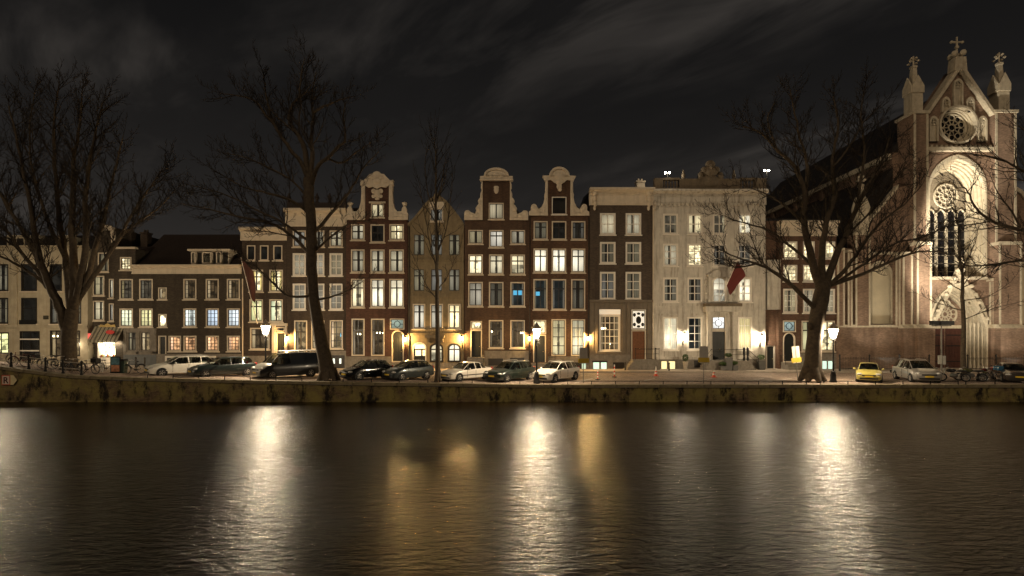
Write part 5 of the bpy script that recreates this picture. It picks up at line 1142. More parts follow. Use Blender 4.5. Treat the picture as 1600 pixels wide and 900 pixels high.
def trees():
    Y = 38.6; T = Tree(4); T.gap = (.30, .24, .21)
    foot(T, [(109, 588), (108, 560), (107, 530), (109, 508), (113, 488)], [.62, .50, .47, .48, .42], Y)
    for pts, r0, r1, dy in ([(106, 520), (92, 478), (78, 447), (64, 410), (54, 360), (44, 300), (28, 230), (14, 165)], .33, .03, -1.5), ([(112, 490), (106, 440), (100, 390), (92, 330), (86, 260), (84, 190), (92, 135)], .27, .03, 1.5), ([(113, 488), (116, 430), (113, 370), (114, 310), (116, 250), (124, 195), (128, 145)], .30, .03, .3), \
        ([(115, 485), (127, 430), (134, 375), (134, 315), (140, 255), (150, 200), (160, 160)], .25, .03, -2), ([(116, 480), (136, 435), (150, 385), (166, 325), (178, 270), (192, 215)], .24, .03, 2), ([(117, 475), (146, 432), (178, 385), (203, 340), (228, 300), (255, 262)], .2, .025, -1), \
        ([(150, 428), (185, 372), (220, 345), (250, 322), (274, 296)], .12, .02, 1.5), ([(84, 458), (60, 436), (30, 415), (-5, 398), (-40, 385)], .15, .03, -2), ([(80, 448), (50, 415), (18, 372), (-15, 335), (-50, 300)], .16, .03, 2), ([(70, 425), (40, 370), (5, 310), (-25, 250), (-40, 190)], .16, .03, 0), ([(100, 400), (70, 330), (50, 260), (48, 190), (55, 140)], .13, .02, 3):
        T.limb(pts, r0, r1, Y, dy, start=.3, gap=.36)
    T.finish('bare_tree', 'wide bare tree with many upswept limbs by the bicycles at the far left', (109, 588), Y)
    Y = 37.6; T = Tree(9); T.gap = (.30, .24, .21)
    foot(T, [(513, 592), (509, 565), (502, 535), (496, 500), (490, 465), (488, 430)], [.62, .52, .47, .42, .38, .36], Y)
    T.limb([(488, 432), (487, 390), (487, 350), (484, 312), (482, 280)], .36, .26, Y, 0, tw=.25)
    for pts, r0, r1, dy in ([(483, 285), (470, 254), (448, 226), (432, 200), (416, 180), (400, 160), (376, 150), (350, 147)], .17, .02, -1.5), ([(434, 204), (420, 170), (415, 138), (410, 112)], .09, .02, -1), ([(482, 284), (478, 242), (470, 218), (456, 198), (451, 184), (457, 164), (468, 148), (470, 118), (476, 92)], .20, .02, 1), ([(484, 290), (488, 245), (487, 215), (489, 180), (488, 150), (494, 112)], .18, .02, 2), \
        ([(489, 176), (506, 166), (530, 156), (556, 150)], .09, .015, 1), ([(486, 290), (495, 262), (512, 246), (526, 232), (540, 215), (536, 186), (540, 160)], .17, .02, -2), ([(512, 248), (535, 254), (556, 238), (580, 222)], .09, .015, -1), ([(488, 366), (518, 334), (545, 300), (566, 266), (592, 236)], .14, .02, 1.5), ([(487, 335), (452, 312), (418, 302), (380, 292), (336, 268)], .13, .02, -1.5), \
        ([(487, 402), (460, 372), (420, 348), (370, 338), (320, 326), (282, 318)], .14, .02, 1.5), ([(487, 382), (450, 352), (405, 330), (355, 305), (300, 290)], .11, .02, -2.5), ([(490, 462), (455, 463), (432, 448), (402, 418), (372, 405)], .11, .02, -1), ([(490, 470), (522, 462), (548, 452), (566, 440)], .10, .02, 1), ([(487, 395), (515, 372), (545, 350), (575, 345)], .10, .015, -1), ([(487, 318), (460, 285), (420, 262), (380, 245), (350, 240)], .09, .015, 2):
        T.limb(pts, r0, r1, Y, dy, start=.22, gap=.38)
    T.finish('bare_tree', 'tall bare tree with crooked boughs standing right of the dark van', (513, 592), Y)
    Y = 37.4; T = Tree(21); T.gap = (.6, .5, .4)
    foot(T, [(684, 594), (684, 540), (683, 480)], [.20, .165, .15], Y)
    T.limb([(683, 482), (683, 420), (681, 350), (681, 290), (680, 240), (679, 214)], .15, .02, Y, 0, start=.2, gap=.40, maxl=2, up=.9)
    for pts in ([(682, 420), (672, 380), (662, 330), (655, 285)], [(682, 400), (696, 360), (704, 310), (708, 270)], [(681, 340), (668, 300), (664, 260), (666, 230)], [(681, 320), (692, 280), (697, 240)], [(683, 455), (700, 430), (718, 390)], [(683, 470), (664, 440), (648, 405)]): T.limb(pts, .05, .012, Y, .8, maxl=2, gap=.4, up=.9)
    T.finish('slender_tree', 'slender young bare tree before the sandstone house, between grey and white cars', (684, 594), Y)
    Y = 38.6; T = Tree(33); T.gap = (.30, .24, .21)
    foot(T, [(1268, 592), (1270, 565), (1272, 535), (1276, 500), (1282, 470), (1286, 448)], [.72, .58, .52, .52, .56, .5], Y)
    T.big.blob((PX(1257, Y), Y-.25, PZ(578, Y)), (.33, .3, .36), 10, 7); T.big.blob((PX(1262, Y), Y-.3, PZ(510, Y)), (.2, .2, .3), 8, 6)
    for pts, r0, r1, dy in ([(1283, 456), (1272, 420), (1262, 380), (1256, 335), (1257, 300), (1242, 262), (1216, 236), (1190, 208), (1160, 198)], .30, .03, -1.5), ([(1257, 305), (1262, 260), (1250, 215), (1240, 170), (1235, 140)], .13, .02, 1.5), ([(1286, 450), (1284, 400), (1291, 350), (1304, 300), (1300, 250), (1310, 200), (1302, 150)], .27, .03, 1.5), ([(1288, 452), (1302, 410), (1320, 370), (1336, 330), (1356, 290), (1378, 252), (1390, 215)], .28, .03, 0), \
        ([(1340, 325), (1345, 280), (1350, 230), (1345, 180), (1350, 140)], .11, .02, 2), ([(1292, 450), (1318, 424), (1342, 392), (1372, 352), (1412, 320), (1440, 290)], .18, .02, -2), ([(1296, 446), (1340, 431), (1380, 414), (1420, 398), (1452, 392), (1490, 400)], .16, .02, -1), ([(1310, 440), (1350, 412), (1400, 380), (1440, 372), (1476, 352)], .11, .015, 1.5), ([(1277, 486), (1243, 452), (1212, 426), (1182, 412), (1150, 402), (1112, 384)], .17, .02, -1.5), \
        ([(1270, 415), (1235, 385), (1200, 360), (1156, 346), (1120, 334)], .12, .015, 1.5), ([(1258, 350), (1225, 320), (1190, 300), (1150, 285)], .10, .015, -2), ([(1182, 412), (1150, 418), (1130, 404), (1108, 410)], .06, .012, 0), ([(1302, 260), (1330, 225), (1350, 190), (1375, 165)], .08, .015, -1), ([(1216, 238), (1200, 190), (1210, 160)], .08, .015, 0), ([(1320, 372), (1360, 330), (1400, 280), (1425, 250)], .09, .015, 2):
        T.limb(pts, r0, r1, Y, dy, start=.22, gap=.36)
    T.finish('bare_tree', 'massive bare tree with knotty trunk before the brick house by the church', (1268, 592), Y)
    Y = 40.2; T = Tree(41); T.gap = (.6, .5, .4)
    foot(T, [(1506, 588), (1505, 550), (1506, 510), (1504, 470)], [.20, .17, .15, .13], Y)
    T.limb([(1504, 472), (1503, 430), (1500, 390), (1496, 350), (1490, 310)], .12, .015, Y, 0, start=.1, gap=.35, maxl=2, up=.9)
    for pts in ([(1505, 500), (1530, 490), (1560, 480), (1600, 470)], [(1504, 485), (1470, 475), (1440, 462)], [(1503, 450), (1540, 430), (1570, 405)], [(1503, 455), (1475, 435), (1452, 405)], [(1502, 420), (1520, 390), (1530, 350)], [(1501, 410), (1480, 380), (1470, 345)], [(1504, 470), (1545, 462), (1580, 440)]): T.limb(pts, .04, .01, Y, random.Random(len(pts)).uniform(-1, 1), maxl=2, gap=.4, up=.7)
    T.finish('slender_tree', 'slender young bare tree among the motorcycles before the church portal', (1506, 588), Y)
    Y = 38.0; T = Tree(55); T.gap = (.55, .45, .38)
    foot(T, [(1700, 592), (1698, 540), (1694, 500), (1690, 460)], [.62, .5, .46, .42], Y)
    for pts, r0, r1, dy in ([(1690, 462), (1655, 400), (1620, 366), (1580, 356), (1550, 345), (1525, 325), (1512, 300), (1498, 284)], .2, .02, 0), ([(1690, 470), (1650, 425), (1600, 408), (1560, 412), (1520, 416), (1470, 410)], .13, .02, -1), ([(1690, 450), (1660, 350), (1625, 290), (1590, 262), (1550, 245), (1505, 240)], .16, .02, 1.5), ([(1660, 352), (1640, 270), (1620, 220), (1590, 195)], .12, .02, -1.5), ([(1550, 345), (1520, 350), (1490, 352), (1450, 345)], .06, .012, 0), ([(1600, 362), (1580, 330), (1560, 300), (1545, 270)], .07, .012, 1), ([(1690, 440), (1700, 330), (1690, 240), (1670, 170)], .2, .03, 0):
        T.limb(pts, r0, r1, Y, dy, start=.2, gap=.5)
    T.finish('bare_tree', 'bare tree past the right edge whose boughs reach across the church front', (1700, 592), Y)
trees()
# ================================================================== VEHICLES
CARGLASS = glass_mat('car_glass', (.50, .54, .51), 1.7, .04)
SEATM = mat('seat_cloth', (.03, .028, .026), .9, var=.2)
RUBBER = mat('tyre_rubber', (.012, .012, .012), .85, var=.1)
ALLOY = mat('alloy_rim', (.50, .48, .44), .35, metal=.7, var=.05)
LENS = mat('headlamp_lens', (.55, .54, .50), .12, metal=.3, var=0)
TAIL = mat('tail_lamp', (.35, .012, .010), .2, var=0)
PLATE = mat('yellow_plate', (.62, .42, .03), .5, var=.05)
TRIM = mat('black_trim', (.012, .012, .012), .5, var=.1)
PARK = {'estate': dict(L=4.55, W=1.78, nose=.72, cowl=1.22, cowlz=.97, belt=.92, rf=1.95, rr=4.02, roof=1.47, tail=4.42, deck=.98, pil=(2.55, 3.42)),
 'hatch': dict(L=3.95, W=1.68, nose=.72, cowl=1.05, cowlz=.98, belt=.93, rf=1.72, rr=3.35, roof=1.45, tail=3.78, deck=.98, pil=(2.35, 3.05)),
 'sedan': dict(L=4.40, W=1.70, nose=.68, cowl=1.30, cowlz=.90, belt=.86, rf=1.98, rr=3.15, roof=1.39, tail=3.72, deck=.93, pil=(2.45, 3.10)),
 'mpv': dict(L=4.35, W=1.80, nose=.76, cowl=.95, cowlz=1.02, belt=.96, rf=1.75, rr=3.75, roof=1.60, tail=4.18, deck=1.02, pil=(2.30, 3.20)),
 'old_hatch': dict(L=3.75, W=1.62, nose=.70, cowl=1.10, cowlz=.92, belt=.88, rf=1.72, rr=3.10, roof=1.39, tail=3.58, deck=.93, pil=(2.55, 3.02)),
 'van': dict(L=4.75, W=1.90, nose=.86, cowl=.82, cowlz=1.14, belt=1.08, rf=1.52, rr=4.58, roof=1.92, tail=4.68, deck=1.10, pil=(2.30, 3.40))}
def car(name, label, px, Y, a, kind, paint, rough=.3, group='cars parked along the quay', metal=.0, front=None, rack=False, rails=False, plate=True, solid_rear=False, tail_on=False):
    p = PARK[kind]; X = PX(px, Y); g = gz(X, Y)
    o = thing(name, label, 'van' if kind == 'van' else 'car', (X, Y, g), R(-a), group); o.rotation_euler = (0, math.atan2(gz(X-1, Y)-gz(X+1, Y), 2)*1.0, R(-a))
    PM = mat('paint_'+name+str(int(px)), paint, rough, metal, var=.06, scale=1.5, spec=.6); PM.node_tree.nodes['Principled BSDF'].inputs['Coat Weight'].default_value = .7
    L, Wd, be = p['L'], p['W']/2, p['belt']
    key = [(0., .30, .50, .54, .74, .50), (.05, .20, p['nose']-.14, p['nose']-.08, .88, .66), (.30, .17, p['nose']-.02, p['nose']+.06, .975, .78), (p['cowl']*.6, .17, lerp(p['nose'], be, .6), lerp(p['nose']+.06, p['cowlz'], .62), 1., .82),
        (p['cowl'], .17, be, p['cowlz'], 1., .82), (p['rf'], .17, be+.01, p['roof']-.05, 1., .68), ((p['rf']+p['rr'])/2, .17, be+.03, p['roof'], 1., .69), (p['rr'], .18, be+.05, p['roof']-.05, .99, .655), (p['tail'], .20, be+.04, p['deck']+.02, .965, .74)]
    if kind == 'sedan': key += [(L-.12, .22, p['deck']-.08, p['deck']-.02, .93, .74), (L-.02, .25, .62, .68, .88, .70), (L, .32, .5, .54, .8, .6)]
    else: key += [(L-.06, .24, .72, .80, .94, .74), (L, .32, .52, .56, .86, .6)]
    def at(s):
        for k0, k1 in zip(key, key[1:]):
            if s <= k1[0]: t = (s-k0[0])/(k1[0]-k0[0]); return [lerp(u, v, t) for u, v in zip(k0, k1)]
        return list(key[-1])
    ss = sorted(set([k[0] for k in key]+[x for q in p['pil'] for x in (q, q+.075)]))
    secs = []
    for s in ss:
        _, zb, zbe, zt, w, wt = at(s); w *= Wd; wt *= Wd
        zm = lerp(zb, zbe, .55)
        secs.append([(w*.80, zb), (w*.97, zb+.07), (w*1.0, zm), (w*.985, zbe-.04), (w*.95, zbe), (max(wt, .1), zt-.035), (wt*.93, zt-.005), (wt*.5, zt+.018), (0, zt+.025)])
    ix = lambda v: min(range(len(ss)), key=lambda i: abs(ss[i]-v))
    ic, irf, irr, it = ix(p['cowl']), ix(p['rf']), ix(p['rr']), ix(p['tail'])
    body = MB(); wins = {}
    def vtx(i, j, sg): q = secs[i][j]; return (sg*q[0], ss[i]-L/2, q[1])
    for i in range(len(ss)-1):
        for j in range(8):
            for sg in (1, -1):
                vs = [vtx(i, j, sg), vtx(i+1, j, sg), vtx(i+1, j+1, sg), vtx(i, j+1, sg)]; dst = body
                if sg < 0: vs = vs[::-1]
                if j == 4 and ic <= i < it and not (kind == 'van' and i >= ix(p['pil'][0])):
                    pill = any(abs(ss[i]-q) < 1e-6 for q in p['pil'])
                    if not pill:
                        seg = sum(1 for q in p['pil'] if ss[i] > q+.01); dst = wins.setdefault(('side_window', sg, seg), MB())
                elif j >= 6 and ic <= i < irf: dst = wins.setdefault(('windscreen', 0, 0), MB())
                elif j >= 6 and irr <= i < it and not solid_rear: dst = wins.setdefault(('rear_window', 0, 0), MB())
                elif front is not None and j >= 3 and i < ic: dst = wins.setdefault(('bonnet', 0, 0), MB())
                dst.add(vs, [(0, 1, 2, 3)])
    for i in (0, len(ss)-1):
        vs = [vtx(i, j, 1) for j in range(9)]+[vtx(i, j, -1) for j in range(7, -1, -1)]; body.add(vs, [tuple(range(len(vs)))])
    for i in range(len(ss)-1): body.add([vtx(i, 0, 1), vtx(i, 0, -1), vtx(i+1, 0, -1), vtx(i+1, 0, 1)], [(0, 1, 2, 3)])
    weld(body).obj('body', PM, o, smooth=38)
    for (n, sg, seg), m in sorted(wins.items()): weld(m).obj(n, CARGLASS if n != 'bonnet' else mat('paint_bonnet', front, .3, .3, var=.06), o, smooth=38)
    nz = p['nose']; bumper = PM if front is None else mat('paint_front_'+str(int(px)), front, .45, var=.1)
    if front is not None: MB().box(-Wd*.86, Wd*.86, -L/2-.035, -L/2+.06, .26, .56).obj('bumper', bumper, o)
    MB().box(-Wd*.52, Wd*.52, -L/2-.012, -L/2+.1, nz-.20, nz-.10).obj('grille', TRIM, o); MB().box(-Wd*.70, Wd*.70, -L/2-.02, -L/2+.1, .26, .38).obj('air_intake', TRIM, o)
    for sg in (1, -1):
        MB().blob((sg*Wd*.70, -L/2+.16, nz-.06), (.20, .17, .085), 10, 6).obj('headlight', LENS, o, smooth=60)
        MB().blob((sg*Wd*.62, -L/2+.02, .33), (.07, .03, .05), 8, 4).obj('fog_lamp', LENS, o)
        MB().blob((sg*Wd*.84, L/2-.10, p['deck']-.12), (.09, .09, .16), 8, 6).obj('tail_light', TAIL, o, smooth=60)
        mz = be+.07; MB().blob((sg*(Wd+.10), -L/2+p['cowl']+.42, mz), (.10, .07, .075), 8, 5).obj('wing_mirror', PM if kind != 'van' else TRIM, o, smooth=60)
        for q in p['pil']: MB().box(min(sg*(Wd-.01), sg*(Wd+.012)), max(sg*(Wd-.01), sg*(Wd+.012)), -L/2+q-.28, -L/2+q-.12, be-.12, be-.09).obj('door_handle', PM, o)
        MB().box(min(sg*(Wd-.02), sg*(Wd+.012)), max(sg*(Wd-.02), sg*(Wd+.012)), -L/2+.95, L/2-1.0, .44, .50).obj('side_strip', TRIM if kind in ('sedan', 'van', 'old_hatch') else PM, o)
        for q in p['pil'][:1]+(p['cowl']+.25,): MB().box(min(sg*(Wd-.02), sg*(Wd+.004)), max(sg*(Wd-.02), sg*(Wd+.004)), -L/2+q, -L/2+q+.018, .30, be-.05).obj('door_seam', TRIM, o)
    if plate: MB().box(-.26, .26, -L/2-.055, -L/2-.02, .42, .53).obj('number_plate', PLATE, o)
    MB().box(-.26, .26, L/2-.0, L/2+.03, .60, .71).obj('number_plate', PLATE, o)
    r = .31 if kind != 'van' else .33
    tyre = MB().lathe([(r*.66, -.10), (r*.94, -.10), (r, -.07), (r, .07), (r*.94, .10), (r*.66, .10)], 18, axis='x', cap=False).mesh('tyre', RUBBER, 40)
    rm = MB().lathe([(r*.66, -.09), (r*.62, .06), (r*.2, .07), (.001, .075)], 18, axis='x'); rm2 = MB().lathe([(r*.67, .085), (r*.60, .09), (r*.58, .03)], 18, axis='x', cap=False)
    for k in range(5):
        a_ = 2*math.pi*k/5; rm2.tube([(.088, .04*math.cos(a_), .04*math.sin(a_)), (.088, r*.60*math.cos(a_), r*.60*math.sin(a_))], [.035, .028], 5)
    rim = rm2.mesh('rim', ALLOY, 40); hub = rm.mesh('hub', TRIM, 40)
    ax = .78 if kind != 'van' else .85; bx = L-.82
    for yy in (ax, bx):
        for sg in (1, -1):
            MB().lathe([(.001, -.22), (r*1.19, -.22), (r*1.19, .004), (.001, .006)], 20, (sg*(Wd-.0), -L/2+yy, r+.01), 'x').obj('wheel_arch_shade', TRIM, o) if sg > 0 else MB().lathe([(.001, .22), (r*1.19, .22), (r*1.19, -.004), (.001, -.006)], 20, (-Wd, -L/2+yy, r+.01), 'x').obj('wheel_arch_shade', TRIM, o)  # black disc puts the shade of the arch gap into colour
            w = link('wheel', hub, o); w.location = (sg*(Wd-.075), -L/2+yy, r); w.rotation_euler = (0, 0, 0 if sg > 0 else math.pi)
            link('tyre', tyre, w); link('rim', rim, w)
    for sg in (1, -1):
        if rails: MB().tube([(sg*Wd*.62, -L/2+p['rf']+.1, p['roof']-.02), (sg*Wd*.62, -L/2+p['rf']+.25, p['roof']+.05), (sg*Wd*.62, -L/2+p['rr']-.2, p['roof']+.05), (sg*Wd*.62, -L/2+p['rr'], p['roof']-.03)], .018, 5).obj('roof_rail', ALLOY, o)
    if rack:
        rk = MB()
        for sg in (1, -1): rk.tube([(sg*Wd*.62, -L/2+p['rf']+.1, p['roof']+.12), (sg*Wd*.62, L/2-.2, p['roof']+.12)], .025, 5)
        for k in range(7): y = lerp(-L/2+p['rf']+.15, L/2-.25, k/6); rk.tube([(-Wd*.64, y, p['roof']+.13), (Wd*.64, y, p['roof']+.13)], .022, 5); rk.tube([(Wd*.62, y, p['roof']+.12), (Wd*.62, y, p['roof']-.03)], .02, 4)
        rk.obj('roof_rack', ALLOY, o)
    MB().box(-Wd*.88, Wd*.88, -L/2+p['cowl']-.1, -L/2+p['tail']-.05, .28, be-.10).obj('cabin_floor', TRIM, o)
    if kind != 'van':
        for yy in (p['rf']+.35, p['rf']+1.25):
            for sg in (1, -1): MB().box(sg*.36-.22, sg*.36+.22, -L/2+yy, -L/2+yy+.14, be-.12, be+.20).box(sg*.36-.12, sg*.36+.12, -L/2+yy+.03, -L/2+yy+.12, be+.22, be+.36).obj('seat', SEATM, o)
    else:
        for sg in (1, -1): MB().box(sg*.42-.24, sg*.42+.24, -L/2+2.05, -L/2+2.2, be-.12, be+.42).obj('seat', SEATM, o)
        MB().box(-Wd*.8, Wd*.8, -L/2+2.3, -L/2+2.34, .3, p['roof']-.08).obj('bulkhead', TRIM, o)
    MB().tube([(.36+.17*math.cos(t*.628), -L/2+p['cowl']+.5-.05*math.sin(t*.628), be+.06+.15*math.sin(t*.628)) for t in range(11)], .014, 4, cap=False).obj('steering_wheel', TRIM, o)
    # wipers and steering wheel give the glass something to hold
    MB().tube([(-.35, -L/2+p['cowl']+.02, p['cowlz']+.03), (.1, -L/2+p['cowl']+.08, p['cowlz']+.06)], .01, 4).obj('wiper', TRIM, o)
    return o
def weld(mb):
    seen = {}; mp = []; nv = []
    for v in mb.v:
        k = (round(v[0], 4), round(v[1], 4), round(v[2], 4))
        if k not in seen: seen[k] = len(nv); nv.append(v)
        mp.append(seen[k])
    fs, ms = [], []
    for f, m in zip(mb.f, mb.m):
        g = []
        for i in f:
            if not g or mp[i] != g[-1]: g.append(mp[i])
        if g and g[0] == g[-1]: g = g[:-1]
        if len(set(g)) > 2: fs.append(tuple(g)); ms.append(m)
    mb.v, mb.f, mb.m = nv, fs, ms; return mb
car('white_estate_car', 'white estate car seen side-on, leftmost of the parked cars', 283, 40.3, 42, 'estate', (.62, .59, .52), rails=True)
car('dark_hatchback', 'dark blue-green estate car between the white estate and the van', 348, 39.9, 40, 'estate', (.010, .017, .016))
car('dark_van', 'dark blue van with silver front and roof rack, left of the big tree', 447, 40.0, 40, 'van', (.008, .010, .014), front=(.22, .21, .18), rack=True)
car('black_hatchback', 'small black hatchback just right of the big tree', 573, 39.5, 40, 'hatch', (.006, .006, .006), rough=.15)
car('grey_hatchback', 'dark grey-blue hatchback left of the slender tree', 638, 39.6, 40, 'hatch', (.045, .055, .055), metal=.4)
car('white_saloon_car', 'old white saloon car right of the slender tree', 728, 39.6, 42, 'sedan', (.60, .55, .47))
car('dark_green_estate_car', 'dark green estate car with roof rails between the white saloon and the street lamp', 797, 39.6, 37, 'estate', (.010, .016, .012), rails=True)
car('white_estate_car', 'white estate car facing the canal beside the open bays, right of the street lamp', 869, 39.7, 37, 'estate', (.62, .58, .51), rails=True)
car('yellow_hatchback', 'small yellow hatchback seen head-on right of the street lamp', 1357, 39.3, 34, 'old_hatch', (.30, .25, .06))
car('silver_people_carrier', 'silver grey people carrier right of the yellow hatchback', 1431, 39.6, 17, 'mpv', (.30, .28, .25), metal=.5, rails=True)
car('dark_saloon_car', 'dark car half out of frame at the right edge', 1580, 39.2, 32, 'sedan', (.045, .036, .03), rough=.15)
# ================================================================== BICYCLES AND MOTORCYCLES
def bicycle(label, px, Y, rz, paint, basket=None, white=False, lean=.06, group='bicycles parked on the quay'):
    X = PX(px, Y); o = thing('bicycle', label, 'bicycle', (X, Y, gz(X, Y)), 0, group); o.rotation_euler = (lean, math.atan2(gz(X-.5, Y)-gz(X+.5, Y), 1.), rz)
    fm = mat('bike_'+'_'.join(str(int(c*1000)) for c in paint), paint, .4, var=.1)
    for x in (-.53, .53):
        w = MB().tube([(x+.33*math.cos(2*math.pi*i/20), 0, .35+.33*math.sin(2*math.pi*i/20)) for i in range(21)], .021, 5, cap=False).obj('wheel', RUBBER if not white else mat('white_tyre', (.5, .48, .42), .7), o)
        rm = MB().tube([(x+.30*math.cos(2*math.pi*i/20), 0, .35+.30*math.sin(2*math.pi*i/20)) for i in range(21)], .010, 4, cap=False)
        for k in range(9): a = 2*math.pi*k/9; rm.tube([(x, 0, .35), (x+.3*math.cos(a), 0, .35+.3*math.sin(a))], .004, 3)
        rm.obj('rim', ALLOY, w)
        MB().tube([(x+.375*math.cos(t), 0, .35+.375*math.sin(t)) for t in [R(a) for a in range(20, 181, 20)]], .022, 4).obj('mudguard', fm, o)
    fr = MB()
    for a, b in (((-.53, .35), (-.06, .30)), ((-.53, .35), (-.20, .78)), ((-.06, .30), (-.22, .88)), ((-.06, .30), (.36, .72)), ((-.19, .70), (.36, .78)), ((.36, .68), (.53, .35)), ((.31, 1.02), (.37, .66))): fr.tube([(a[0], 0, a[1]), (b[0], 0, b[1])], .019, 5)
    fr.obj('frame', fm, o); MB().blob((-.25, 0, .94), (.13, .085, .045), 8, 5).obj('saddle', TRIM, o)
    MB().tube([(.14, -.28, 1.05), (.26, -.22, 1.08), (.33, 0, 1.06), (.26, .22, 1.08), (.14, .28, 1.05)], .014, 5).obj('handlebar', ALLOY, o)
    MB().box(-.72, -.30, -.07, .07, .735, .75).obj('carrier', fm, o); MB().box(-.30, .0, -.045, -.02, .27, .36).obj('chain_case', fm, o); MB().blob((.45, 0, .84), (.05, .045, .045), 7, 4).obj('lamp', LENS, o)
    MB().tube([(-.06, -.11, .20), (-.06, -.11, .24)], .03, 5).tube([(-.06, -.02, .30), (-.06, -.10, .2)], .012, 4).obj('pedal', TRIM, o)
    if basket: 
        bm = mat('crate_'+basket, {'black': (.015, .015, .014), 'brown': (.12, .07, .03), 'blue': (.04, .16, .28)}[basket], .7)
        b = MB()
        for k in range(4): z = .86+k*.085; b.box(.34, .78, -.2, .2, z, z+.05) if k == 0 else b.ring([(.34, z), (.78, z), (.78, z+.05), (.34, z+.05)], [(.35, z+.01), (.77, z+.01), (.77, z+.04), (.35, z+.04)], -.2, .2)
        for x in (.34, .76): b.box(x, x+.02, -.2, .2, .86, 1.17)
        for y in (-.2, .18): b.box(.34, .78, y, y+.02, .86, 1.17)
        b.obj('crate', bm, o)
    return o
DK = (.015, .015, .016)
bicycle('bicycle with pale frame at the far left edge of the quay', 4, 37.9, .15, (.35, .32, .28))
bicycle('red-brown bicycle behind the first railing post from the left', 34, 38.0, 3.3, (.13, .03, .02))
bicycle('dark bicycle with bright handlebar between second and third railing posts', 52, 37.6, .25, DK)
bicycle('dark bicycle leaning behind the third railing post', 78, 37.8, 2.9, (.03, .03, .035))
bicycle('dark bicycle with a bent mudguard left of the leftmost tree', 91, 38.1, .1, DK)
bicycle('dark bicycle right in front of the leftmost tree', 118, 37.7, 3.0, (.02, .025, .03))
bicycle('black bicycle with a black front crate right of the railing', 139, 37.9, -.1, DK, 'black')
bicycle('bicycle with white tyres before the lit shop', 158, 39.5, 2.4, (.3, .29, .26), None, True)
bicycle('dark bicycle with brown basket before the lit shop', 168, 40.3, .5, DK, 'brown')
bicycle('black bicycle standing between the poster board and the white estate car', 209, 39.6, 3.25, DK)
bicycle('bicycle with a blue front crate beside the dark saloon at right', 1549, 39.0, .15, (.05, .04, .04), 'blue')
def motorcycle(label, px, Y, rz, paint):
    X = PX(px, Y); o = thing('motorcycle', label, 'motorcycle', (X, Y, 0), 0, 'motorcycles parked before the church'); o.rotation_euler = (.1, 0, rz); pm = mat('moto_'+str(int(paint[0]*1000)), paint, .25, var=.05)
    for x in (-.66, .70):
        w = MB().tube([(x+.26*math.cos(2*math.pi*i/18), 0, .31+.26*math.sin(2*math.pi*i/18)) for i in range(19)], .055, 6, cap=False).obj('wheel', RUBBER, o)
        rm = MB().lathe([(.21, -.03), (.19, 0), (.21, .03)], 16, (x, 0, .31), 'y', cap=False)
        for k in range(5): a = 2*math.pi*k/5; rm.tube([(x, 0, .31), (x+.21*math.cos(a), 0, .31+.21*math.sin(a))], .018, 4)
        rm.obj('rim', ALLOY, w)
    MB().blob((.18, 0, .82), (.33, .16, .15), 10, 6).obj('fuel_tank', pm, o, smooth=60); MB().blob((-.38, 0, .80), (.40, .14, .07), 10, 5).obj('seat', TRIM, o, smooth=60)
    MB().blob((.02, 0, .45), (.28, .18, .2), 8, 5).obj('engine', mat('engine_metal', (.25, .24, .22), .4, metal=.8), o); MB().tube([(.70, -.08, .31), (.50, -.09, .95)], .028, 5).tube([(.70, .08, .31), (.50, .09, .95)], .028, 5).obj('fork', ALLOY, o)
    MB().tube([(.34, -.36, 1.06), (.46, -.2, 1.04), (.48, .2, 1.04), (.34, .36, 1.06)], .017, 5).obj('handlebar', ALLOY, o); MB().blob((.60, 0, .90), (.09, .10, .10), 8, 6).obj('headlight', LENS, o, smooth=60)
    MB().tube([(.05, -.16, .30), (-.35, -.2, .28), (-.85, -.2, .38)], [.03, .045, .05], 7).obj('exhaust', ALLOY, o); MB().blob((-.78, 0, .72), (.16, .07, .06), 7, 4).obj('rear_mudguard', pm, o)
    for sg in (-1, 1): MB().tube([(.42, sg*.22, 1.05), (.40, sg*.3, 1.22)], .009, 4).blob((.39, sg*.31, 1.24), (.02, .06, .04), 6, 4).obj('mirror', TRIM, o)
motorcycle('black motorcycle with chrome left of the slender tree by the church', 1491, 39.0, 2.5, (.012, .012, .013))
motorcycle('dark motorcycle right beneath the slender tree by the church', 1517, 39.1, 2.3, (.05, .05, .02))
motorcycle('dark red motorcycle left of the bicycle with the blue crate', 1534, 39.5, .5, (.08, .015, .012))
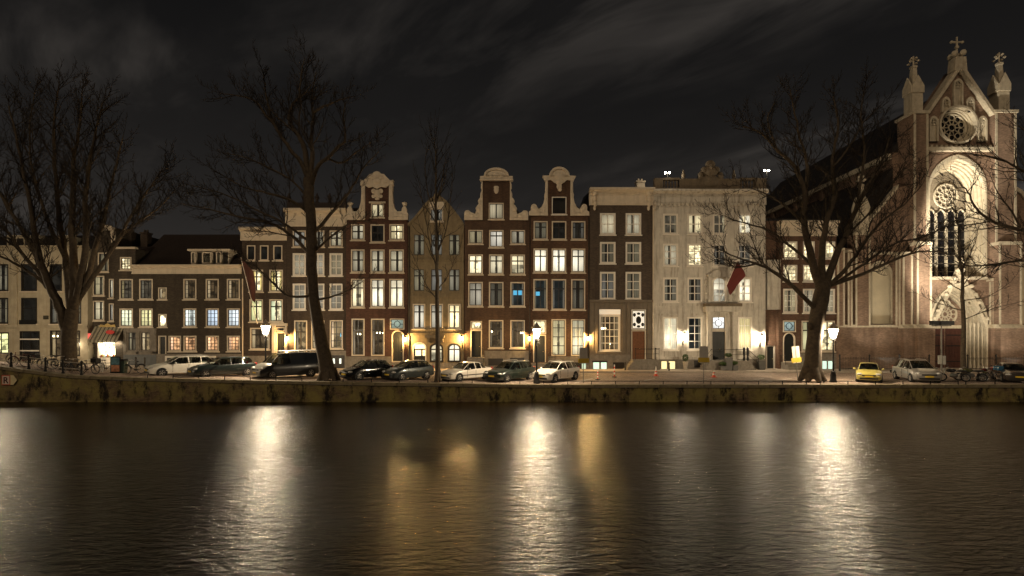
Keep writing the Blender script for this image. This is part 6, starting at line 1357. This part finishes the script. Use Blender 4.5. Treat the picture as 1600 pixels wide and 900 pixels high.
# ================================================================== RAILINGS, SIGNS, SMALL THINGS
def quay_railing():
    xs = [PX(x, 36.75) for x in (-12, 17.5, 45, 71, 98.5, 127.5)]; o = thing('quay_railing', 'two-rail railing with dark posts on the rising quay at the far left', 'railing', (xs[2], 36.75, gz(xs[2])))
    RAILM = mat('worn_white_rail', (.42, .37, .30), .6, var=.3, scale=8.)
    for x in xs: p = MB().lathe([(.10, -.1), (.10, .12), (.075, .16), (.065, .86), (.09, .90), (.085, .97), (.03, 1.04)], 8, (x-xs[2], 0, gz(x)-gz(xs[2]))).obj('post', IRON, o, smooth=30)
    for h in (.42, .86):
        for a, b in zip(xs, xs[1:]): MB().tube([(a, 36.75, gz(a)+h), (b, 36.75, gz(b)+h)], .028, 6).obj('rail', RAILM, o, rel=True)
quay_railing()
def quay_sign():
    Y = QY-.05; X0, X1, X2 = PX(3.5, Y), PX(17, Y), PX(27.5, Y); z0, z1 = PZ(601.5, Y), PZ(586, Y); o = thing('direction_sign', 'red bordered board with letter R and pale arrow on the quay wall', 'sign', (X0, Y, z0))
    MB().box(X0, X1, Y-.05, Y-.0, z0, z1).obj('board', mat('sign_red_border', (.50, .10, .05), .6), o, rel=True)
    MB().box(X0+.06, X1-.05, Y-.06, Y-.052, z0+.06, z1-.06).obj('field', mat('sign_field', (.68, .52, .42), .6, var=.1), o, rel=True)
    MB().prism([(X1+.01, z0+.01), (lerp(X1, X2, .45), z0+.01), (X2, (z0+z1)/2), (lerp(X1, X2, .45), z1-.01), (X1+.01, z1-.01)], Y-.05, Y).obj('arrow', mat('sign_arrow', (.68, .58, .33), .6, var=.1), o, rel=True)
    c = bpy.data.curves.new('R', 'FONT'); c.body = 'R'; c.size = .62; c.align_x = 'CENTER'; c.extrude = .003; c.offset = .012
    t = bpy.data.objects.new('tmp', c); COL.objects.link(t); me = bpy.data.meshes.new_from_object(t.evaluated_get(bpy.context.evaluated_depsgraph_get())); bpy.data.objects.remove(t)
    me.materials.clear(); me.materials.append(mat('sign_letter', (.06, .012, .01), .6, var=0)); l = link('letter', me, o); l.location = ((X1-X0)/2, -.066, .13); l.rotation_euler = (R(90), 0, 0)
quay_sign()
def temp_sign(px, Y, ytop, ybot, label, tilt=0., face=(.34, .31, .27), pair=False, tz=.1):
    X = PX(px, Y); o = thing('temporary_parking_sign', label, 'sign', (X, Y, 0), tz, 'temporary parking signs on posts'); o.rotation_euler = (0, -tilt, tz)
    zt, zb = PZ(ytop, Y), PZ(ybot, Y); MB().tube([(0, .03, 0), (0, .03, zt)], .03, 6).obj('post', mat('galvanised', (.16, .15, .13), .5, metal=.5), o)
    bm = mat('board_'+str(int(face[0]*100)), face, .6, var=.08); h = zt-zb
    for (x0, x1) in (((-.27, -.03), (.03, .32)) if pair else ((-.30, .30),)): MB().box(x0, x1, -.03, 0, zb, zt).obj('board', bm, o)
    MB().box(-.40, .40, -.045, -.031, zb+h*.04, zb+h*.32).obj('yellow_band', mat('sign_yellow', (.40, .27, .02), .6, var=.05), o)
temp_sign(911.5, 37.6, 543, 568, 'grey-backed temporary sign with yellow band beside the parked white estate')
temp_sign(1099.5, 37.4, 541, 567, 'grey-backed temporary sign with yellow band before the mansion porch', tz=-.15)
temp_sign(1247, 40.2, 541, 567, 'tilted white temporary sign with yellow band left of the massive tree', tilt=-.0, face=(.42, .39, .33), pair=True, tz=.05)
bpy.data.objects[[o.name for o in bpy.data.objects if o.name.startswith('temporary_parking_sign')][-1]].rotation_euler = (0, -.10, .05)
ORG = mat('cone_orange', (.62, .07, .03), .55, var=.05); CW = mat('cone_white', (.66, .62, .55), .55, var=.05)
def cone(px, py, label, h=.55):
    Y = F*EYE/(py-HOR); o = thing('traffic_cone', label, 'traffic cone', (PX(px, Y), Y, 0), group='orange traffic cones on the open bays')
    MB().box(-.19, .19, -.19, .19, .005, .045).obj('base', ORG, o); r = lambda z: lerp(.14, .03, z/h)
    for k, (a, b) in enumerate(((.045, .2), (.2, .32), (.32, .42), (.42, h))): MB().lathe([(r(a), a), (r(b), b)], 10).obj('band', (ORG, CW)[k % 2], o, smooth=40)
cone(1025, 587.5, 'larger orange and white cone near the bollard before the mansion', .82); cone(1115.5, 589.5, 'small orange cone right of the sign before the mansion porch', .62)
def marker(px, py, label, h):
    Y = F*EYE/(py-HOR); o = thing('marker_post', label, 'marker post', (PX(px, Y), Y, 0), group='striped marker posts on the open bays')
    MB().lathe([(.2, .005), (.2, .05), (.06, .08)], 10).obj('foot', TRIM, o)
    for k in range(6): MB().lathe([(.05, .08+k*(h-.08)/6), (.05, .08+(k+1)*(h-.08)/6)], 8).obj('stripe', (ORG, CW)[k % 2], o)
marker(934, 593.5, 'faded low striped marker post nearest the white estate', .75); marker(960, 589.5, 'tall red and white marker post left of the oak door stoop', 1.05)
def bollard(px, py, label, h=.9):
    Y = F*EYE/(py-HOR) if py > 560 else py; X = PX(px, Y); o = thing('bollard', label, 'bollard', (X, Y, gz(X, Y)), group='iron bollards along the houses')
    MB().lathe([(.11, 0), (.11, .12), (.075, .16), (.065, h-.16), (.09, h-.12), (.085, h-.04), (.03, h)], 8).obj('shaft', mat('bollard_brown', (.035, .028, .02), .5), o, smooth=30)
    MB().lathe([(.14, 0), (.14, .06), (.11, .08)], 8).obj('foot', IRON, o)
bollard(977, 580.5, 'dark iron bollard at the foot of the oak door steps'); bollard(1045.5, 581, 'dark iron bollard before the yellow lit basement window')
bollard(212, 48.6, 'iron post left of two before the stone shopfront', 1.1); bollard(226, 48.6, 'iron post right of two before the stone shopfront', 1.1)
# potted plants
LEAF = mat('shrub_leaf', (.06, .095, .025), .6, var=.3, scale=6.)
def planter(px, py0, py1, w, label, kind='box', shrub=.35, Y=YF-1.2, pm=None):
    X = PX(px, Y); zb = .12; zt = PZ(py0, Y); o = thing('planter', label, 'planter', (X, Y, zb), group='planters by the mansion steps'); hh = max(.3, zt-zb)
    pm = pm or mat('grey_planter', (.09, .085, .075), .6)
    if kind == 'box': MB().prism([(-w*.42, 0), (w*.42, 0), (w*.5, hh), (-w*.5, hh)], -w*.45, w*.45).obj('pot', pm, o)
    else: MB().lathe([(w*.32, 0), (w*.34, .1), (w*.30, .18), (w*.42, hh*.8), (w*.5, hh)], 12).obj('pot', pm, o, smooth=40)
    rnd = random.Random(int(px)); mb = MB(); 
    for k in range(420):
        d = Vector((rnd.gauss(0, 1), rnd.gauss(0, 1), rnd.gauss(0, 1))).normalized()*rnd.uniform(.45, 1)**.5; c = Vector((d.x*w*.55, d.y*w*.55, hh+.12+shrub*.5+d.z*shrub*.62)); u = Vector((rnd.gauss(0, 1), rnd.gauss(0, 1), rnd.gauss(0, 1))).normalized(); v = u.orthogonal().normalized(); e = rnd.uniform(.03, .06)
        mb.add([c-u*e*1.6, c+v*e*.6, c+u*e*1.6, c-v*e*.6], [(0, 1, 2, 3)])
    mb.tube([(0, 0, hh-.1), (0, 0, hh+shrub*.6)], .03, 5); s_ = mb.obj('shrub', LEAF, o)
planter(1071, 565, 578, .55, 'pale stone pot with a leafy plant below the left white wall lantern', 'round', .55, pm=mat('pale_pot', (.42, .36, .28), .7))
planter(1138, 559, 578, .62, 'tall grey planter, middle of three before the mansion porch', 'box', .3, Y=YF-2.0); planter(1129, 572, 578, .6, 'low grey planter left of the tall one before the porch', 'box', .25, Y=YF-2.1); planter(1148, 571, 578, .5, 'low grey planter right of the tall one before the porch', 'box', .25, Y=YF-2.1)
planter(1189, 563, 578, .62, 'grey planter with round bush below the right white wall lantern', 'box', .42)
# flags
def flag(h_px, base, tip, cloth, colr, label, Y0, Y1):
    b, t = Vector((PX(base[0], Y0), Y0, PZ(base[1], Y0))), Vector((PX(tip[0], Y1), Y1, PZ(tip[1], Y1))); o = thing('flag', label, 'flag', tuple(b))
    MB().tube([b, t], [.035, .028], 6).blob(t, .06, 6, 4).obj('flagpole', WHITE, o, rel=True)
    n, m = 14, 10; vs = []; d = (b-t)
    for i in range(n+1):
        for j in range(m+1):
            u, v = i/n, j/m; p = t+d*(cloth[0]*u)            # along the pole from the tip
            hang = Vector((cloth[1]*v*(1-.55*u), .16*math.sin(v*7+u*3)*v, -cloth[2]*v*(1-.35*u))); vs.append(p+hang+Vector((0, .08*math.sin(u*9+v*4)*v, 0)))
    mb = MB().add(vs, [(i*(m+1)+j, (i+1)*(m+1)+j, (i+1)*(m+1)+j+1, i*(m+1)+j+1) for i in range(n) for j in range(m)]); c = mb.obj('cloth', mat('flag_'+str(int(colr[0]*100)), colr, .8, var=.12, scale=2.), o, rel=True, smooth=60)
flag(K, (1123, 473), (1153, 406), (.58, .75, 1.5), (.095, .014, .011), 'red flag hanging from a slanting pole above the mansion porch', YF-.2, YF-2.6)
flag(Dh, (402, 506), (376.5, 403), (.58, 1.2, 1.3), (.075, .024, .014), 'orange-red flag hanging from a slanting pole on the house left of the big tree', YF-.2, YF-2.4)
# iron fence before the church
def fence(xa, xb, label):
    Y = 47.9; X0, X1 = PX(xa, Y), PX(xb, Y); o = thing('iron_fence', label, 'fence', ((X0+X1)/2, Y, .12), group='iron fences before the church'); n = max(2, int((X1-X0)/2.2)+1); mx = (X0+X1)/2
    for i in range(n): MB().lathe([(.09, 0), (.09, .15), (.055, .2), (.05, 1.35), (.09, 1.4), (.07, 1.5), (.02, 1.58)], 6, (lerp(X0, X1, i/(n-1))-mx, 0, 0)).obj('post', IRON, o)
    for z in (.22, 1.12): MB().box(X0-mx, X1-mx, -.018, .018, z, z+.045).obj('rail', IRON, o)
    bars = MB(); k = int((X1-X0)/.15)
    for i in range(k): x = lerp(X0, X1, (i+.5)/k)-mx; bars.tube([(x, 0, .1), (x, 0, 1.24)], .011, 4, cap=False); bars.lathe([(.02, 1.22), (.022, 1.27), (.0, 1.34)], 4, (x, 0, 0))
    b = bars.obj('bars', IRON, o); b['kind'] = 'stuff'
fence(1312, 1452, 'black spiked iron fence left of the church portal'); fence(1512, 1690, 'black spiked iron fence right of the church portal')
# poster board and bin before the shop, lamps inside rooms
def poster():
    Y = 39.4; X = PX(181, Y); o = thing('poster_board', 'freestanding board with a blue and orange poster before the lit shop', 'poster board', (X, Y, gz(X, Y)), .12)
    MB().box(-.36, .36, -.06, .06, .0, 1.28).obj('frame', TRIM, o); MB().box(-.29, .29, -.075, -.062, .66, 1.2).obj('poster_panel', mat('poster_blue', (.10, .22, .26), .5, var=.6, scale=4.), o); MB().box(-.29, .29, -.075, -.062, .12, .62).obj('poster_panel', mat('poster_orange', (.55, .26, .14), .5, var=.5, scale=5.), o)
    MB().box(-.36, .36, -.1, .10, -.02, .05).obj('foot', IRON, o)
    b = thing('litter_bin', 'dark green litter bin right of the poster board', 'bin', (PX(192, 39.6), 39.6, gz(PX(192, 39.6), 39.6))); bm = mat('bin_green', (.02, .035, .025), .5)
    MB().prism([(-.2, 0), (.2, 0), (.25, .95), (-.25, .95)], -.2, .2).obj('body', bm, b); MB().prism([(-.27, .95), (.27, .95), (.18, 1.12), (-.18, 1.12)], -.23, .23).obj('lid', IRON, b)
poster()
BULB = emis('indoor_bulb', (1., .82, .5), 14.)
def chandelier(px, py, label, n=3, Y=YF+.22, w=.3):
    X, Z = PX(px, Y), PZ(py, Y); o = thing('chandelier', label, 'chandelier', (X, Y, Z)); MB().tube([(0, 0, 1.0), (0, 0, .1)], .012, 4).obj('rod', IRON, o)
    for k in range(n):
        x = lerp(-w, w, k/max(1, n-1)) if n > 1 else 0; MB().tube([(0, 0, .1), (x*.6, 0, -.06), (x, 0, .0)], .01, 4).obj('arm', IRON, o); MB().blob((x, 0, .06), (.07, .05, .08), 7, 5).obj('bulb', BULB, o)
chandelier(594, 521, 'three-armed chandelier behind the middle window of the red brown house', 3); chandelier(561, 523, 'lit lamp behind the left window of the red brown house', 2, w=.12)
chandelier(943, 514, 'glowing pendant lamp behind the many-paned bay window', 3, w=.18); chandelier(953, 538, 'small lit table lamp low behind the many-paned bay window', 1); chandelier(768.5, 519, 'small lit lamp behind the window right of the dark door', 1); chandelier(815.5, 521, 'lit lamp behind the window left of the middle street lamp', 2, w=.1)
chandelier(744, 509, 'round lamp in the fanlight over the dark door', 1); chandelier(87, 526, 'lit lamp in the shop window left of the leftmost tree', 2, w=.2)
TV = emis('screen_blue', (.10, .45, .75), .9)
def screen(px, py, w, h, label):
    Y = YF+.32; o = thing('lit_screen', label, 'screen', (PX(px, Y), Y, PZ(py, Y))); MB().box(-w/2-.03, w/2+.03, .0, .05, -.03, h+.03).obj('housing', TRIM, o); MB().box(-w/2, w/2, -.01, -.002, 0, h).obj('display', TV, o)
screen(809, 461, .9, .55, 'blue glowing screen behind the right window of the left twin house'); screen(840, 462, .55, .4, 'small blue glowing screen behind the left window of the right twin house'); screen(534, 526, .3, .35, 'small teal screen behind the window right of the big tree')
for o in bpy.data.objects:
    if 'py' in o.keys(): del o['py']
_r = random.Random(77)
for i, h_ in enumerate((Ch, Dh, E, Fh, G, Hh, I, J, Lh)):
    h_.location.y -= (.01, .05, .025, .06, .0, .045, .02, .065, .035)[i]; h_.rotation_euler = (_r.uniform(-.001, .002), _r.uniform(-.0035, .0035), 0)
